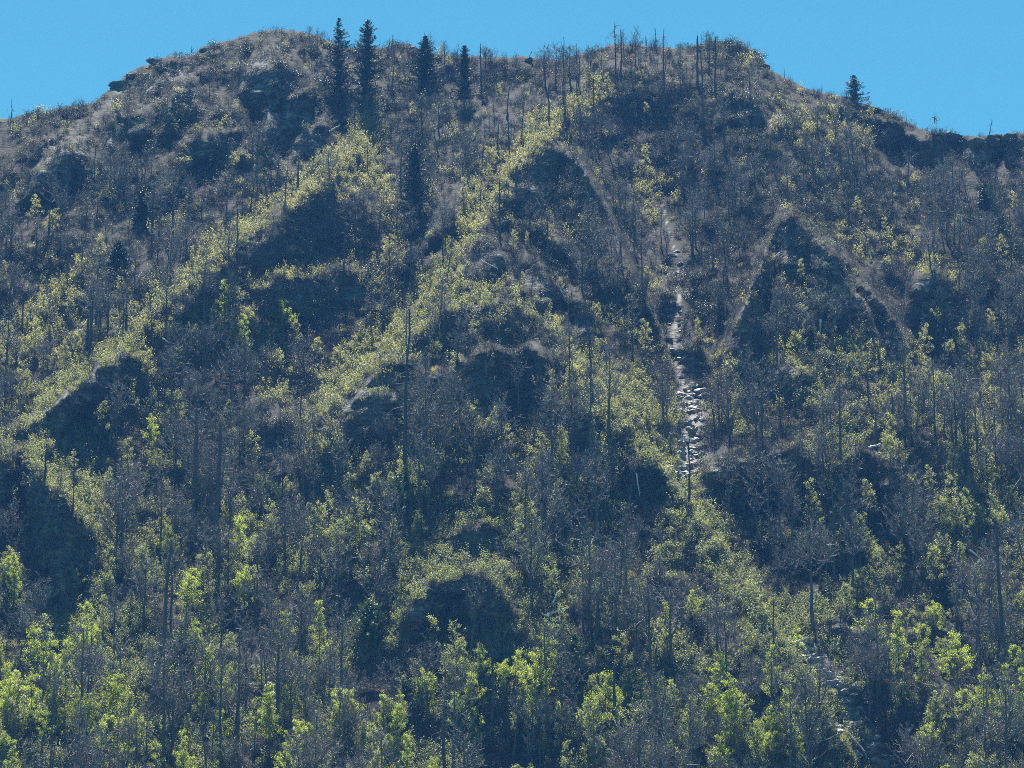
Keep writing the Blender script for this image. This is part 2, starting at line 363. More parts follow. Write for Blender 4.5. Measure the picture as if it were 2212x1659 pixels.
# ---------------------------------------------------------------- shape kit: everything is quads
class MB:
    def __init__(s): s.V = []; s.F = []; s.Mt = []; s.n = 0
    def add(s, V, F, m=0):
        V = np.asarray(V, float).reshape(-1, 3); F = np.asarray(F, int).reshape(-1, 4)
        s.V.append(V); s.F.append(F + s.n); s.Mt.append(np.full(len(F), m)); s.n += len(V)
    def tube(s, pts, rad, sides=5, m=0, cap=True):
        pts = np.asarray(pts, float); n = len(pts); rad = np.broadcast_to(rad, n)
        tg = np.gradient(pts, axis=0); tg /= np.linalg.norm(tg, axis=1)[:, None] + 1e-9
        ref = np.array([0.31, 0.95, 0.05]) if abs(tg[0, 2]) > .7 else np.array([0., 0., 1.])
        a = np.cross(tg, ref); a /= np.linalg.norm(a, axis=1)[:, None] + 1e-9; b = np.cross(tg, a)
        th = np.arange(sides) * 2 * math.pi / sides
        V = (pts[:, None] + rad[:, None, None] * (np.cos(th)[None, :, None] * a[:, None] + np.sin(th)[None, :, None] * b[:, None])).reshape(-1, 3)
        F = [(i * sides + j, i * sides + (j + 1) % sides, (i + 1) * sides + (j + 1) % sides, (i + 1) * sides + j) for i in range(n - 1) for j in range(sides)]
        s.add(V, F, m)
        if cap and rad[-1] > 0.03:
            e = (n - 1) * sides
            c = V[e:e + sides]; mid = c.mean(0) + tg[-1] * rad[-1] * .8
            k = sides; VV = np.concatenate([c, [mid]])
            s.add(VV, [(j, (j + 1) % k, k, k) if False else (j, (j + 1) % k, (j + 1) % k, k) for j in range(0)] or np.zeros((0, 4), int), m)
    def blades(s, A, B, wd, m=0):
        """thin tapering slips from A to B"""
        A = np.asarray(A, float); B = np.asarray(B, float); d = B - A
        r = rng.normal(size=A.shape); sde = np.cross(d, r); sde /= np.linalg.norm(sde, axis=1)[:, None] + 1e-9
        wd = np.broadcast_to(wd, len(A))[:, None]
        V = np.stack([A - sde * wd / 2, A + sde * wd / 2, B + sde * wd * .2, B - sde * wd * .2], 1).reshape(-1, 3)
        s.add(V, np.arange(len(A) * 4).reshape(-1, 4), m)
    def leaves(s, C, size, m=0, flat=0.0):
        C = np.asarray(C, float); n = len(C)
        nr = rng.normal(size=(n, 3)); nr[:, 2] += flat * np.sign(nr[:, 2] + 1e-6) ; nr /= np.linalg.norm(nr, axis=1)[:, None]
        r = rng.normal(size=(n, 3)); a = np.cross(nr, r); a /= np.linalg.norm(a, axis=1)[:, None]; b = np.cross(nr, a)
        sz = (np.broadcast_to(size, n) * rng.uniform(.6, 1.35, n))[:, None]
        V = np.stack([C - a * sz * .5, C + b * sz * .3, C + a * sz * .5, C - b * sz * .3], 1).reshape(-1, 3)
        s.add(V, np.arange(n * 4).reshape(-1, 4), m)
    def mesh(s, name, mats):
        me = bpy.data.meshes.new(name)
        V = np.concatenate(s.V); F = np.concatenate(s.F); Mt = np.concatenate(s.Mt)
        set_mesh(me, V, F, Mt)
        for m in mats: me.materials.append(M[m])
        return me

def join(a, b):
    c = MB(); off = 0
    for k, src in enumerate((a, b)):
        for V, F, in zip(src.V, src.F): pass
        if src.n:
            V = np.concatenate(src.V); F = np.concatenate(src.F); c.add(V, F, k)
    return c

def unit(v): v = np.asarray(v, float); return v / (np.linalg.norm(v) + 1e-9)

def skeleton(H, r0, nl, cb, spread, lean, nsec, up=0.9, fork=False):
    """trunk + limbs into one MB, returns it with the limb/twig segments"""
    tr = MB(); n = 9
    drift = np.cumsum(rng.normal(0, .012 * H / 3, (n, 2)), 0)
    ts = np.linspace(0, 1, n)
    tp = np.stack([drift[:, 0] + lean[0] * H * ts ** 1.5, drift[:, 1] + lean[1] * H * ts ** 1.5, H * ts - .6], 1)
    rad = r0 * (1 - .86 * ts ** .9); rad[0] *= 1.35
    tr.tube(tp, rad, 7)
    stems = [(tp, rad)]
    if fork:
        f = rng.uniform(.3, .5); k = int(f * (n - 1)); az = rng.uniform(0, 6.28); L = H * (1 - f) * .92
        q = np.linspace(0, 1, 6)
        fp = tp[k] + np.stack([np.cos(az) * L * .28 * q ** .7, np.sin(az) * L * .28 * q ** .7, L * q], 1) + np.concatenate([[[0, 0, 0]], rng.normal(0, .12, (5, 3))])
        fr = rad[k] * .8 * (1 - .85 * q); tr.tube(fp, fr, 6); stems.append((fp, fr))
    sa, sb, sr = [], [], []
    for si, (P, R) in enumerate(stems):
        m = nl if si == 0 else nl // 2
        for i in range(m):
            f = (cb + (1 - cb) * (i + rng.uniform(0, .9)) / m) if si == 0 else (.25 + .75 * (i + rng.uniform(0, .9)) / m)
            f = min(f, .985); k = f * (len(P) - 1); j = min(int(k), len(P) - 2); pt = P[j] + (P[j + 1] - P[j]) * (k - j); r = R[j] + (R[j + 1] - R[j]) * (k - j)
            az = i * 2.4 + rng.uniform(-.5, .5)
            rel = (f - cb) / (1 - cb) if si == 0 else f
            L = spread * (1.05 - .7 * max(rel, 0)) * rng.uniform(.65, 1.25)
            d = unit((math.cos(az), math.sin(az), up * rng.uniform(.5, 1.5)))
            q = np.linspace(0, 1, 5)[:, None]
            lp = pt + d * L * q + np.array([0, 0, 1]) * L * .22 * q ** 2 + np.concatenate([[[0, 0, 0]], np.cumsum(rng.normal(0, .05 * L, (4, 3)), 0)])
            lr = max(r * .5, .035) * (1 - .8 * q[:, 0]); tr.tube(lp, lr, 4)
            for s_ in range(nsec):
                k = rng.uniform(.9, 4); j = min(int(k), 3); a = lp[j] + (lp[j + 1] - lp[j]) * (k - j)
                dd = unit(unit(lp[j + 1] - lp[j]) + rng.normal(0, .62, 3) + np.array([0, 0, .35])); l2 = L * rng.uniform(.25, .55)
                sa.append(a); sb.append(a + dd * l2); sr.append(l2)
            sa.append(lp[3]); sb.append(lp[4] + d * .4); sr.append(L * .4)
    return tr, np.array(sa), np.array(sb), np.array(sr), tp

def twigs_on(A, B, L, k, ratio=.55, jitter=.6):
    n = len(A); i = np.repeat(np.arange(n), k); t = rng.uniform(.15, 1, len(i))[:, None]
    a = A[i] + (B[i] - A[i]) * t
    d = (B[i] - A[i]); d /= np.linalg.norm(d, axis=1)[:, None]
    d = d + rng.normal(0, jitter, (len(i), 3)) + np.array([0, 0, .3]); d /= np.linalg.norm(d, axis=1)[:, None]
    l = (L[i] * ratio * rng.uniform(.5, 1.2, len(i)))
    return a, a + d * l[:, None], l

def make_bare(H, spread, cb, nl=16, fork=False, lean=(0, 0), r0=.2):
    tr, A, B, L, _ = skeleton(H, r0 * 1.45, nl, cb, spread, lean, 6, 1.0, fork)
    cr = MB(); cr.blades(A, B, .085)
    a, b, l = twigs_on(A, B, L, 4); cr.blades(a, b, .05)
    a2, b2, l2 = twigs_on(a, b, l, 3, .6); cr.blades(a2, b2, .038)
    return tr, cr

def make_leafy(H, spread, cb, nl, per, size, keep=.75, lean=(0, 0), r0=.16, fork=False):
    tr, A, B, L, _ = skeleton(H, r0, nl, cb, spread, lean, 5, .8, fork)
    cr = MB(); cr.blades(A, B, .06, 0)
    a, b, l = twigs_on(A, B, L, 4, .5); cr.blades(a, b, .035, 0)
    sel = rng.random(len(A)) < keep; n = len(A)
    tsel = np.repeat(sel, 4)
    pts = []
    for q in range(per): 
        aa, bb = a[tsel], b[tsel]
        pts.append(aa + (bb - aa) * rng.uniform(.3, 1.1, len(aa))[:, None] + rng.normal(0, .24, aa.shape))
    cr.leaves(np.concatenate(pts), size, 1, .3)
    return tr, cr

def make_spruce(H, wdt, full=1.0, droop=.35, bare_low=.06, sparse=False):
    tr = MB(); ts = np.linspace(0, 1, 10)
    tr.tube(np.stack([rng.normal(0, .03, 10) * 1, rng.normal(0, .03, 10), H * ts - .6], 1), .26 * H / 18 * (1 - .93 * ts) + .01, 7)
    cr = MB(); z = H * bare_low; A = []; B = []; NC = []; NA = []; NB = []
    while z < H * .985:
        f = z / H; Lr = wdt * .5 * (1 - f) ** .8 * (1 if f > .12 else .6 + 3 * f) + .18
        nb = int(5 + 4 * rng.random()) if not sparse else int(3 + 2 * rng.random())
        a0 = rng.uniform(0, 6.28); wv = rng.uniform(.62, 1.15)
        for k in range(nb):
            az = a0 + k * 6.283 / nb + rng.uniform(-.35, .35); L = Lr * wv * rng.choice([.45, .7, .85, 1., 1.2])
            if rng.random() > full: continue
            n = max(4, int(L / .22)); t = np.linspace(.0, 1, n)
            r = L * t; zz = z - droop * L * t + .28 * L * t ** 2.2 + (1 - f) * 0 + f * .35 * L * t
            P = np.stack([np.cos(az) * r, np.sin(az) * r, zz], 1)
            A += list(P[:-1]); B += list(P[1:])
            sdv = np.array([-math.sin(az), math.cos(az), 0])
            for i in range(1, n):
                for sg in (-1, 1):
                    ln = (.22 + .34 * (1 - t[i])) * min(1, L) * rng.uniform(.7, 1.3)
                    e = P[i] + sdv * sg * ln + np.array([math.cos(az), math.sin(az), 0]) * ln * .6 + np.array([0, 0, -ln * rng.uniform(.15, .7)])
                    NA.append(P[i]); NB.append(e)
                NA.append(P[i]); NB.append(P[i] + np.array([rng.normal(0, .05), rng.normal(0, .05), -rng.uniform(.2, .45)]))
        z += (.42 if not sparse else .55) * (1.15 - .5 * f) * H / 18
    cr.blades(A, B, .07, 0)
    cr.blades(NA, NB, .17 if not sparse else .13, 1)
    n = len(NB); NB = np.array(NB); cr.leaves(NB, .24, 1)
    return tr, cr

def make_snag(H, r0, br, lean=(0, 0), top=.4, long=1.0):
    tr = MB(); n = 9; ts = np.linspace(0, 1, n)
    w_ = np.cumsum(rng.normal(0, .006 * H, (n, 2)), 0)
    P = np.stack([w_[:, 0] + lean[0] * H * ts, w_[:, 1] + lean[1] * H * ts, H * ts - .6], 1)
    R = r0 * (1 - (1 - top) * ts); tr.tube(P, R, 7)
    tr.blades(np.repeat(P[-1:], 3, 0) - [0, 0, .3], P[-1:] + rng.normal(0, .12, (3, 3)) + [0, 0, .9], r0 * top * 1.6)
    cr = MB(); A = []; B = []
    for i in range(br):
        f = rng.uniform(.35, .98); k = f * (n - 1); j = min(int(k), n - 2); p = P[j] + (P[j + 1] - P[j]) * (k - j); az = rng.uniform(0, 6.28)
        L = long * rng.uniform(.3, 1.6) * (1.2 - .7 * f)
        q = np.linspace(0, 1, 4)[:, None]
        lp = p + np.array([math.cos(az), math.sin(az), rng.uniform(-.35, .35)]) * L * q + np.array([0, 0, -.2]) * L * q ** 2 + np.concatenate([[[0, 0, 0]], rng.normal(0, .07 * L, (3, 3))])
        cr.tube(lp, .075 * (1 - .7 * q[:, 0]), 4)
        for t in range(3): A.append(lp[rng.integers(1, 4)]); B.append(A[-1] + rng.normal(0, .28 * L, 3) + [0, 0, -.12 * L])
    if A: cr.blades(A, B, .06)
    return tr, cr

def make_shrub(R, Hh, n, size, nb=18):
    """dome of leaves on a few stems"""
    st = MB(); az = rng.uniform(0, 6.28, nb); rr = R * np.sqrt(rng.random(nb)) * .9
    B = np.stack([np.cos(az) * rr, np.sin(az) * rr, Hh * rng.uniform(.4, .95, nb)], 1); st.blades(B * [.15, .15, 0], B, .06)
    cr = MB(); c = B[rng.integers(0, nb, n)] + rng.normal(0, 1, (n, 3)) * [R * .24, R * .24, Hh * .16]
    c[:, 2] = np.abs(c[:, 2]); cr.leaves(c, size, 0, .8)
    return st, cr

def make_brush(R, Hh, nst, leafn, size):
    st = MB(); az = rng.uniform(0, 6.28, nst); rr = R * np.sqrt(rng.random(nst))
    A = np.stack([np.cos(az) * rr * .5, np.sin(az) * rr * .5, -np.ones(nst) * .2], 1)
    B = np.stack([np.cos(az) * rr, np.sin(az) * rr, Hh * rng.uniform(.5, 1, nst)], 1)
    st.blades(A, B, .05)
    a, b, l = twigs_on(A, B, np.linalg.norm(B - A, axis=1), 5, .4); st.blades(a, b, .032)
    cr = MB()
    if leafn:
        i = rng.integers(0, len(a), leafn); cr.leaves(a[i] + (b[i] - a[i]) * rng.random((leafn, 1)) + rng.normal(0, .08, (leafn, 3)), size, 0, .3)
    return st, cr

def rock_mesh(name, sx, sy, sz, mat, seed, jag=.35):
    import bmesh
    bm = bmesh.new(); bmesh.ops.create_icosphere(bm, subdivisions=3, radius=1)
    r = random.Random(seed)
    planes = [(Vector((r.gauss(0, 1), r.gauss(0, 1), r.gauss(0, .8))).normalized(), r.uniform(.5, .85)) for _ in range(11)]
    for v in bm.verts:
        c = v.co
        for nrm, dd in planes:
            e = c.dot(nrm) - dd
            if e > 0: c -= nrm * e
        k = 1 + jag * .25 * math.sin(5 * c.x + seed) * math.sin(6 * c.y) * math.sin(9 * c.z + seed)
        v.co = Vector((c.x * sx * k, c.y * sy * k, c.z * sz * k))
    me = bpy.data.meshes.new(name); bm.to_mesh(me); bm.free(); me.materials.append(M[mat])
    return me

# ---------------------------------------------------------------- words for places on the slope
MARKS = [(600, 110, 'the rounded left summit'), (300, 160, 'the blocky skyline ledge'), (100, 270, 'the low left skyline'), (580, 210, 'the dark face of the left summit'),
         (765, 110, 'the paired skyline spruces'), (918, 130, 'the short skyline spruce'), (1003, 150, 'the narrow skyline spruce'), (1140, 160, 'the saddle of the ridge'),
         (1331, 110, 'the forked tall snag'), (1432, 140, 'the branched straight snag'), (1560, 130, 'the right summit'), (1610, 230, 'the dark knob under the right summit'),
         (1846, 200, 'the lone right skyline spruce'), (2080, 290, 'the flat right skyline'), (895, 390, 'the big mid slope spruce'), (308, 440, 'the small dark left spruce'),
         (780, 330, 'the yellow strip under the paired spruces'), (1180, 290, 'the bright yellow upper spur crest'), (1230, 420, 'the shaded upper spur face'),
         (640, 480, 'the brown hump of the left spur'), (460, 570, 'the upper left spur crest'), (300, 700, 'the lower left spur crest'), (150, 500, 'the left hollow'),
         (60, 720, 'the far left grove'), (250, 800, 'the dark left dome'), (100, 900, 'the long left ledge'), (120, 1100, 'the shaded left bluff'),
         (470, 730, 'the green tops of the left hollow'), (660, 700, 'the white flecked hollow'), (600, 930, 'the shaded ravine head'), (800, 760, 'the yellow crest left of centre'),
         (1040, 570, 'the middle spur crown'), (1040, 690, 'the brown central crown'), (1080, 840, 'the long central cliff'), (760, 920, 'the black cliff corner'),
         (1280, 720, 'the right flank of the central spur'), (1460, 560, 'the upper stream gully'), (1470, 740, 'the stream narrows'), (1495, 940, 'the pale rock steps'),
         (1700, 480, 'the right pyramid peak'), (1620, 690, 'the dark foot of the pyramid'), (1850, 620, 'the striped pyramid flank'), (1770, 720, 'the upright bleached stub'),
         (2100, 500, 'the glinting right shrubs'), (2080, 800, 'the right hand hollow'), (1760, 840, 'the brown shelf below the pyramid'), (1700, 1000, 'the right hand rock band'),
         (1900, 1020, 'the pale blocky cliff'), (875, 850, 'the tall central snag'), (700, 1130, 'the left centre wood'), (440, 1050, 'the tall left trunks'),
         (1030, 1150, 'the small rock dome'), (1000, 1300, 'the large rock dome'), (1200, 1330, 'the crossed logs'), (1330, 1100, 'the centre right thicket'),
         (1560, 1150, 'the grassy right spur edge'), (1680, 1340, 'the lower grassy edge'), (1760, 1430, 'the stream ledges'), (1850, 1580, 'the lower stream steps'),
         (2000, 1210, 'the pale right bush'), (2120, 1380, 'the lower right wood'), (2050, 1560, 'the bottom right corner'), (1580, 1560, 'the bright lower right grove'),
         (1240, 1430, 'the layered yellow tree'), (1050, 1560, 'the bright bottom grove'), (870, 1470, 'the two toned green tree'), (670, 1470, 'the flat topped green tree'),
         (570, 1490, 'the wet lower rock'), (520, 1300, 'the green column of leaves'), (360, 1400, 'the leaning mossy trunk'), (100, 1230, 'the green crown under the bluff'),
         (160, 1430, 'the yellow left sapling'), (100, 1600, 'the bottom left corner'), (420, 1600, 'the bottom left wood'), (1380, 1300, 'the shaded centre right wood'),
         (1400, 1550, 'the bare bottom wood')]
MX = np.array([m[0] for m in MARKS]); MY = np.array([m[1] for m in MARKS])
WHERE = {}
ORD = ['first', 'second', 'third', 'fourth', 'fifth', 'sixth', 'seventh', 'eighth', 'ninth', 'tenth', 'eleventh', 'twelfth', 'thirteenth', 'fourteenth', 'fifteenth']
def name_all(items):
    """items: (object, px, py, look). Every label says the look, the place and, among equals, the order from the left"""
    cl = {}
    for o, px, py, look in items:
        d = np.hypot(MX - px, (MY - py)); k = int(np.argmin(d)); dx, dy = px - MX[k], py - MY[k]
        side = ('at' if d[k] < 16 else ('right of' if dx > 0 else 'left of') if abs(dx) > abs(dy) else ('below' if dy > 0 else 'above'))
        cl.setdefault((look, side, MARKS[k][2]), []).append((px, o))
    for (look, side, mark), lst in cl.items():
        lst.sort(key=lambda t: t[0])
        for i, (px, o) in enumerate(lst):
            o['label'] = f'{look} {side} {mark}' + (f', {ORD[i]} from left' if len(lst) > 1 and i < len(ORD) else '')

# ---------------------------------------------------------------- prototypes
def split_proto(name, trcr, tm, cm):
    tr, cr = trcr
    t = tr.mesh(name + '_trunk', [tm]); c = cr.mesh(name + '_crown', cm if isinstance(cm, list) else [cm])
    # merged version for the uncountable rest
    jm = MB(); jm.add(np.concatenate(tr.V), np.concatenate(tr.F), 0)
    V = np.concatenate(cr.V); F = np.concatenate(cr.F); Mt = np.concatenate(cr.Mt)
    jm.V.append(V); jm.F.append(F + jm.n); jm.Mt.append(Mt + 1); jm.n += len(V)
    j = jm.mesh(name + '_whole', [tm] + (cm if isinstance(cm, list) else [cm]))
    return t, c, j

BARE = [split_proto('bare', make_bare(*a, **k), 'bark', 'twig') for a, k in [
    ((15, 4.8, .42), {}), ((17, 4.2, .45), dict(r0=.22)), ((13, 5.0, .35), dict(fork=True)), ((16, 3.2, .55), dict(lean=(.08, 0))),
    ((12, 3.8, .3), dict(fork=True, lean=(-.06, 0))), ((18, 4.0, .5), dict(nl=20, r0=.25)), ((14, 2.6, .4), dict(lean=(-.1, .02), r0=.16)), ((11, 4.4, .28), dict(nl=18, fork=True))]]
BARE_LOOK = ['bare grey tree', 'tall straight leafless tree', 'forked leafless tree', 'bare tree leaning right', 'low forked bare tree', 'tall bare many limbed tree', 'thin bare tree leaning left', 'broad bare tree']
SPRING = [split_proto('spring', make_leafy(*a, **k), 'bark', ['twig', 'spring']) for a, k in [
    ((14, 3.4, .4, 14, 13, .22), {}), ((11, 3.2, .25, 14, 13, .21), dict(fork=True)), ((16, 3.0, .5, 13, 13, .22), dict(keep=.6)), ((9, 2.8, .15, 14, 14, .21), {}),
    ((13, 3.8, .35, 12, 13, .22), dict(keep=.5, lean=(.08, 0))), ((15, 2.2, .3, 18, 13, .21), dict(keep=.6))]]
SPRING_LOOK = ['fresh green tree', 'forked bright green tree', 'tall thin green tree', 'low bushy bright green tree', 'green tree leaning right', 'narrow green tree']
BUD = [split_proto('budding', make_leafy(*a, **k), 'bark', ['twig', 'budding']) for a, k in [
    ((9, 2.4, .2, 13, 7, .23), dict(keep=.7, r0=.1)), ((11, 2.6, .3, 13, 7, .23), dict(keep=.6, r0=.13)), ((7, 2.2, .1, 13, 8, .23), dict(keep=.8, r0=.09)), ((12, 2.2, .35, 14, 7, .23), dict(keep=.5, r0=.14)),
    ((8, 2.8, .15, 14, 7, .23), dict(fork=True, r0=.1)), ((10, 1.7, .2, 15, 7, .23), dict(keep=.7, r0=.1))]]
BUD_LOOK = ['olive budding young tree', 'thin budding tree', 'short olive young tree', 'tall sparse budding tree', 'forked olive young tree', 'slender yellowish young tree']
SNAG = [split_proto('snag', make_snag(*a, **k), 'dead', 'dead') for a, k in [
    ((12, .2, 24), {}), ((14, .24, 28), dict(long=1.4)), ((9, .22, 26), dict(top=.7)), ((11, .16, 24), dict(lean=(.05, 0))), ((13, .2, 30), dict(top=.15, long=1.5)), ((8, .2, 26), dict(top=.8, lean=(-.06, 0)))]]
SNAG_LOOK = ['dead grey trunk with stubs', 'dead trunk with long twigs', 'thick broken dead trunk', 'thin dead trunk leaning right', 'pointed dead tree with fine branches', 'short broken dead trunk']
LAUREL = [split_proto('laurel', make_shrub(*a), 'bark', 'laurel') for a in [(2.2, 2.6, 900, .24), (1.7, 2.0, 650, .24), (2.8, 2.2, 1000, .25)]]

INVIEW = lambda px, py: (px > -60) & (px < 2270) & (py < 1850)

def place_tree(name, proto, loc, rz, sc, cat, group, label=None, parts=('trunk', 'crown'), tilt=(0, 0)):
    e = bpy.data.objects.new(name, None); link(e); e.empty_display_size = 1
    e.location = loc; e.rotation_euler = (tilt[0], tilt[1], rz); e.scale = sc if hasattr(sc, '__len__') else (sc,) * 3
    tag(e, label, cat, group)
    for nm, me in zip(parts, proto[:2]):
        if me is None: continue
        c = bpy.data.objects.new(nm, me); link(c); c.parent = e
    return e

def scatter_gn(name, pts, rot, scale, pick, meshes, kind='stuff'):
    col = bpy.data.collections.new(name + '_sources')
    for i, me in enumerate(meshes):
        o = bpy.data.objects.new(f'{name}_source_{i:02d}', me); col.objects.link(o)
    me = bpy.data.meshes.new(name); me.vertices.add(len(pts)); me.vertices.foreach_set('co', np.asarray(pts, np.float32).reshape(-1))
    a = me.attributes.new('turn', 'FLOAT_VECTOR', 'POINT'); a.data.foreach_set('vector', np.asarray(rot, np.float32).reshape(-1))
    a = me.attributes.new('size', 'FLOAT_VECTOR', 'POINT'); a.data.foreach_set('vector', np.asarray(scale, np.float32).reshape(-1))
    a = me.attributes.new('pick', 'INT', 'POINT'); a.data.foreach_set('value', np.asarray(pick, np.int32))
    o = link(bpy.data.objects.new(name, me)); tag(o, kind=kind)
    g = bpy.data.node_groups.new(name + '_nodes', 'GeometryNodeTree')
    g.interface.new_socket('Geometry', in_out='INPUT', socket_type='NodeSocketGeometry'); g.interface.new_socket('Geometry', in_out='OUTPUT', socket_type='NodeSocketGeometry')
    gi = g.nodes.new('NodeGroupInput'); go = g.nodes.new('NodeGroupOutput'); ip = g.nodes.new('GeometryNodeInstanceOnPoints')
    ci = g.nodes.new('GeometryNodeCollectionInfo'); ci.inputs['Collection'].default_value = col; ci.inputs['Separate Children'].default_value = True; ci.inputs['Reset Children'].default_value = True
    def na(n, t):
        x = g.nodes.new('GeometryNodeInputNamedAttribute'); x.data_type = t; x.inputs['Name'].default_value = n
        return next(s for s in x.outputs if s.enabled and s.name == 'Attribute')
    L = g.links.new
    L(gi.outputs[0], ip.inputs['Points']); L(ci.outputs[0], ip.inputs['Instance']); ip.inputs['Pick Instance'].default_value = True
    L(na('pick', 'INT'), ip.inputs['Instance Index']); L(na('turn', 'FLOAT_VECTOR'), ip.inputs['Rotation']); L(na('size', 'FLOAT_VECTOR'), ip.inputs['Scale'])
    L(ip.outputs[0], go.inputs[0])
    md = o.modifiers.new('scatter', 'NODES'); md.node_group = g
    return o

# ---------------------------------------------------------------- where things grow
YELLOW = [([(800, 240), (785, 340), (740, 400)], 30, 1.), ([(720, 405), (600, 440), (530, 500), (450, 560), (300, 700)], 20, .9), ([(1290, 190), (1220, 255), (1130, 320), (1065, 400), (1020, 470), (985, 560)], 26, 1.),
          ([(960, 660), (840, 715), (770, 790), (720, 860)], 34, 1.), ([(1370, 830), (1420, 950), (1490, 1085), (1521, 1175), (1606, 1290), (1681, 1380), (1731, 1462), (1781, 1540), (1831, 1620)], 34, .9),
          ([(955, 1145), (1030, 1105), (1095, 1150)], 12, .9), ([(860, 1310), (940, 1230), (1045, 1200), (1120, 1270), (1200, 1400)], 22, 1.),
          ([(90, 960), (160, 1030), (230, 1130), (300, 1200)], 36, 1.), ([(0, 770), (130, 650)], 40, .8), ([(250, 760), (150, 820), (50, 900)], 26, .9), ([(1720, 275), (1860, 300)], 34, .5),
          ([(1860, 760), (1960, 820), (2060, 920), (2110, 1030)], 36, .6), ([(1570, 780), (1590, 880)], 32, .6), ([(380, 720), (470, 720), (570, 750)], 36, .8), ([(1400, 400), (1430, 480)], 26, .6),
          ([(1950, 530), (2070, 620)], 30, .4), ([(1260, 780), (1330, 860), (1420, 900)], 40, .6), ([(940, 1100), (900, 1180)], 40, .4)]
def yellow_at(px, py):
    s = np.zeros(np.shape(px))
    for poly, wd, a in YELLOW: s = np.maximum(s, a * strip(px, py, poly, wd))
    return s
BRIGHT = [(100, 1190, 40), (20, 1300, 40), (520, 1260, 26), (520, 1340, 26), (160, 1420, 30), (480, 1540, 45), (670, 1450, 42), (870, 1470, 38), (940, 1370, 26), (1060, 1420, 22), (1240, 1430, 28), (1010, 1590, 55), (1130, 1520, 55),
          (1480, 1420, 50), (1590, 1570, 36), (1480, 1610, 60), (730, 1090, 26), (1700, 1640, 45), (60, 1600, 80), (390, 1380, 32), (130, 1560, 40), (1740, 1480, 40), (1180, 1610, 40), (330, 1010, 40), (2120, 1600, 60), (400, 1500, 30),
          (460, 720, 30), (560, 740, 34), (1950, 1500, 40), (870, 1640, 50), (640, 1650, 55), (760, 1620, 40), (1300, 1650, 40), (1600, 1660, 50), (2010, 1650, 45), (250, 1620, 55)]
SCRUB = [(330, 210, 190), (550, 150, 150), (110, 320, 150), (180, 240, 120), (640, 250, 80), (1640, 150, 60)]
SHRUBBY = [(330, 220, 170), (560, 170, 140), (100, 330, 120), (1700, 560, 120), (1230, 440, 90), (1060, 590, 80), (1700, 200, 80), (1850, 620, 100), (1060, 740, 100), (660, 540, 110), (1950, 280, 90), (2120, 300, 70), (1440, 690, 60), (1400, 480, 70), (740, 900, 70), (1080, 830, 70), (590, 960, 50), (50, 1110, 110), (1740, 860, 80), (1000, 1320, 80), (1400, 1150, 90), (1490, 1300, 80), (1600, 1430, 50)]
MAIN = [SPUR[0][0], SPUR[1][0][:9], SPUR[2][0]] + [SCARP[i][0] for i in (12, 13, 14)] + [sc[0] for sc in SCARP if sc[0][0] in ((960, 1160), (830, 1415))]
def crest_at(px, py):
    """narrow open band just above the spur crests, where only low growth stands"""
    s_ = np.zeros(np.shape(px))
    for poly in MAIN: s_ = np.maximum(s_, strip(px, py + 8, poly, 17))
    return s_
EDGE = [(1335, 800), (1400, 925), (1480, 1080), (1521, 1170), (1606, 1285), (1681, 1380), (1731, 1462), (1781, 1542), (1831, 1625)]
DOMES = [[(850, 1370), (930, 1270), (1000, 1235), (1050, 1232), (1100, 1290), (1140, 1370)], [(975, 1150), (1030, 1122), (1085, 1150)], [(20, 950), (128, 873), (205, 800), (285, 770), (325, 830)]]
def open_at(px, py):
    """ground kept clear of tall trees: the grassy spur edge, the stream beds, and a little below each"""
    o = np.zeros(np.shape(px))
    for dy, wd in ((0, 42), (45, 42), (90, 34), (130, 26)): o = np.maximum(o, strip(px, py - dy, EDGE, wd))
    for st in (STREAM1[4:], STREAM2):
        for dy, wd in ((0, 46), (50, 40), (100, 32)): o = np.maximum(o, strip(px, py - dy, st, wd))
    for dm in DOMES:
        for dy in (0, 50, 100, 145): o = np.maximum(o, strip(px, py - dy, dm, 30))
    o = np.maximum(o, blob(px, py, [(895, 470, 40), (895, 540, 40), (1846, 235, 25), (730, 200, 30), (792, 205, 34), (918, 190, 28)]))
    return np.clip(o * 1.25, 0, 1)
def zones(px, py):
    y = yellow_at(px, py); br = blob(px, py, BRIGHT); low = np.clip((py - 1220) / 300, 0, 1)
    return y, br, low

def sample(n, seed, top=6):
    """points spread evenly over the slope as seen: pixel position, ground point, wall, stream distance"""
    r = np.random.default_rng(seed)
    px = r.uniform(-130, 2340, n * 2); sk = np.interp(px, SKX, SKY_) + top
    py = sk + (2060 - sk) * r.random(n * 2)
    # fewer per pixel low down, where the ground is nearer
    keep = r.random(n * 2) < np.interp(base_depth(px, py), [450, 900], [.45, 1.0])
    px, py = px[keep][:n], py[keep][:n]
    _, wall, foot = scarp_fields(px, py)
    foot = np.maximum(foot, .8 * blob(px, py, SHRUBBY))
    return px, py, ground(px, py), np.stack([wall, foot]), stream_dist(px, py), r

def smooth_px(a): return a

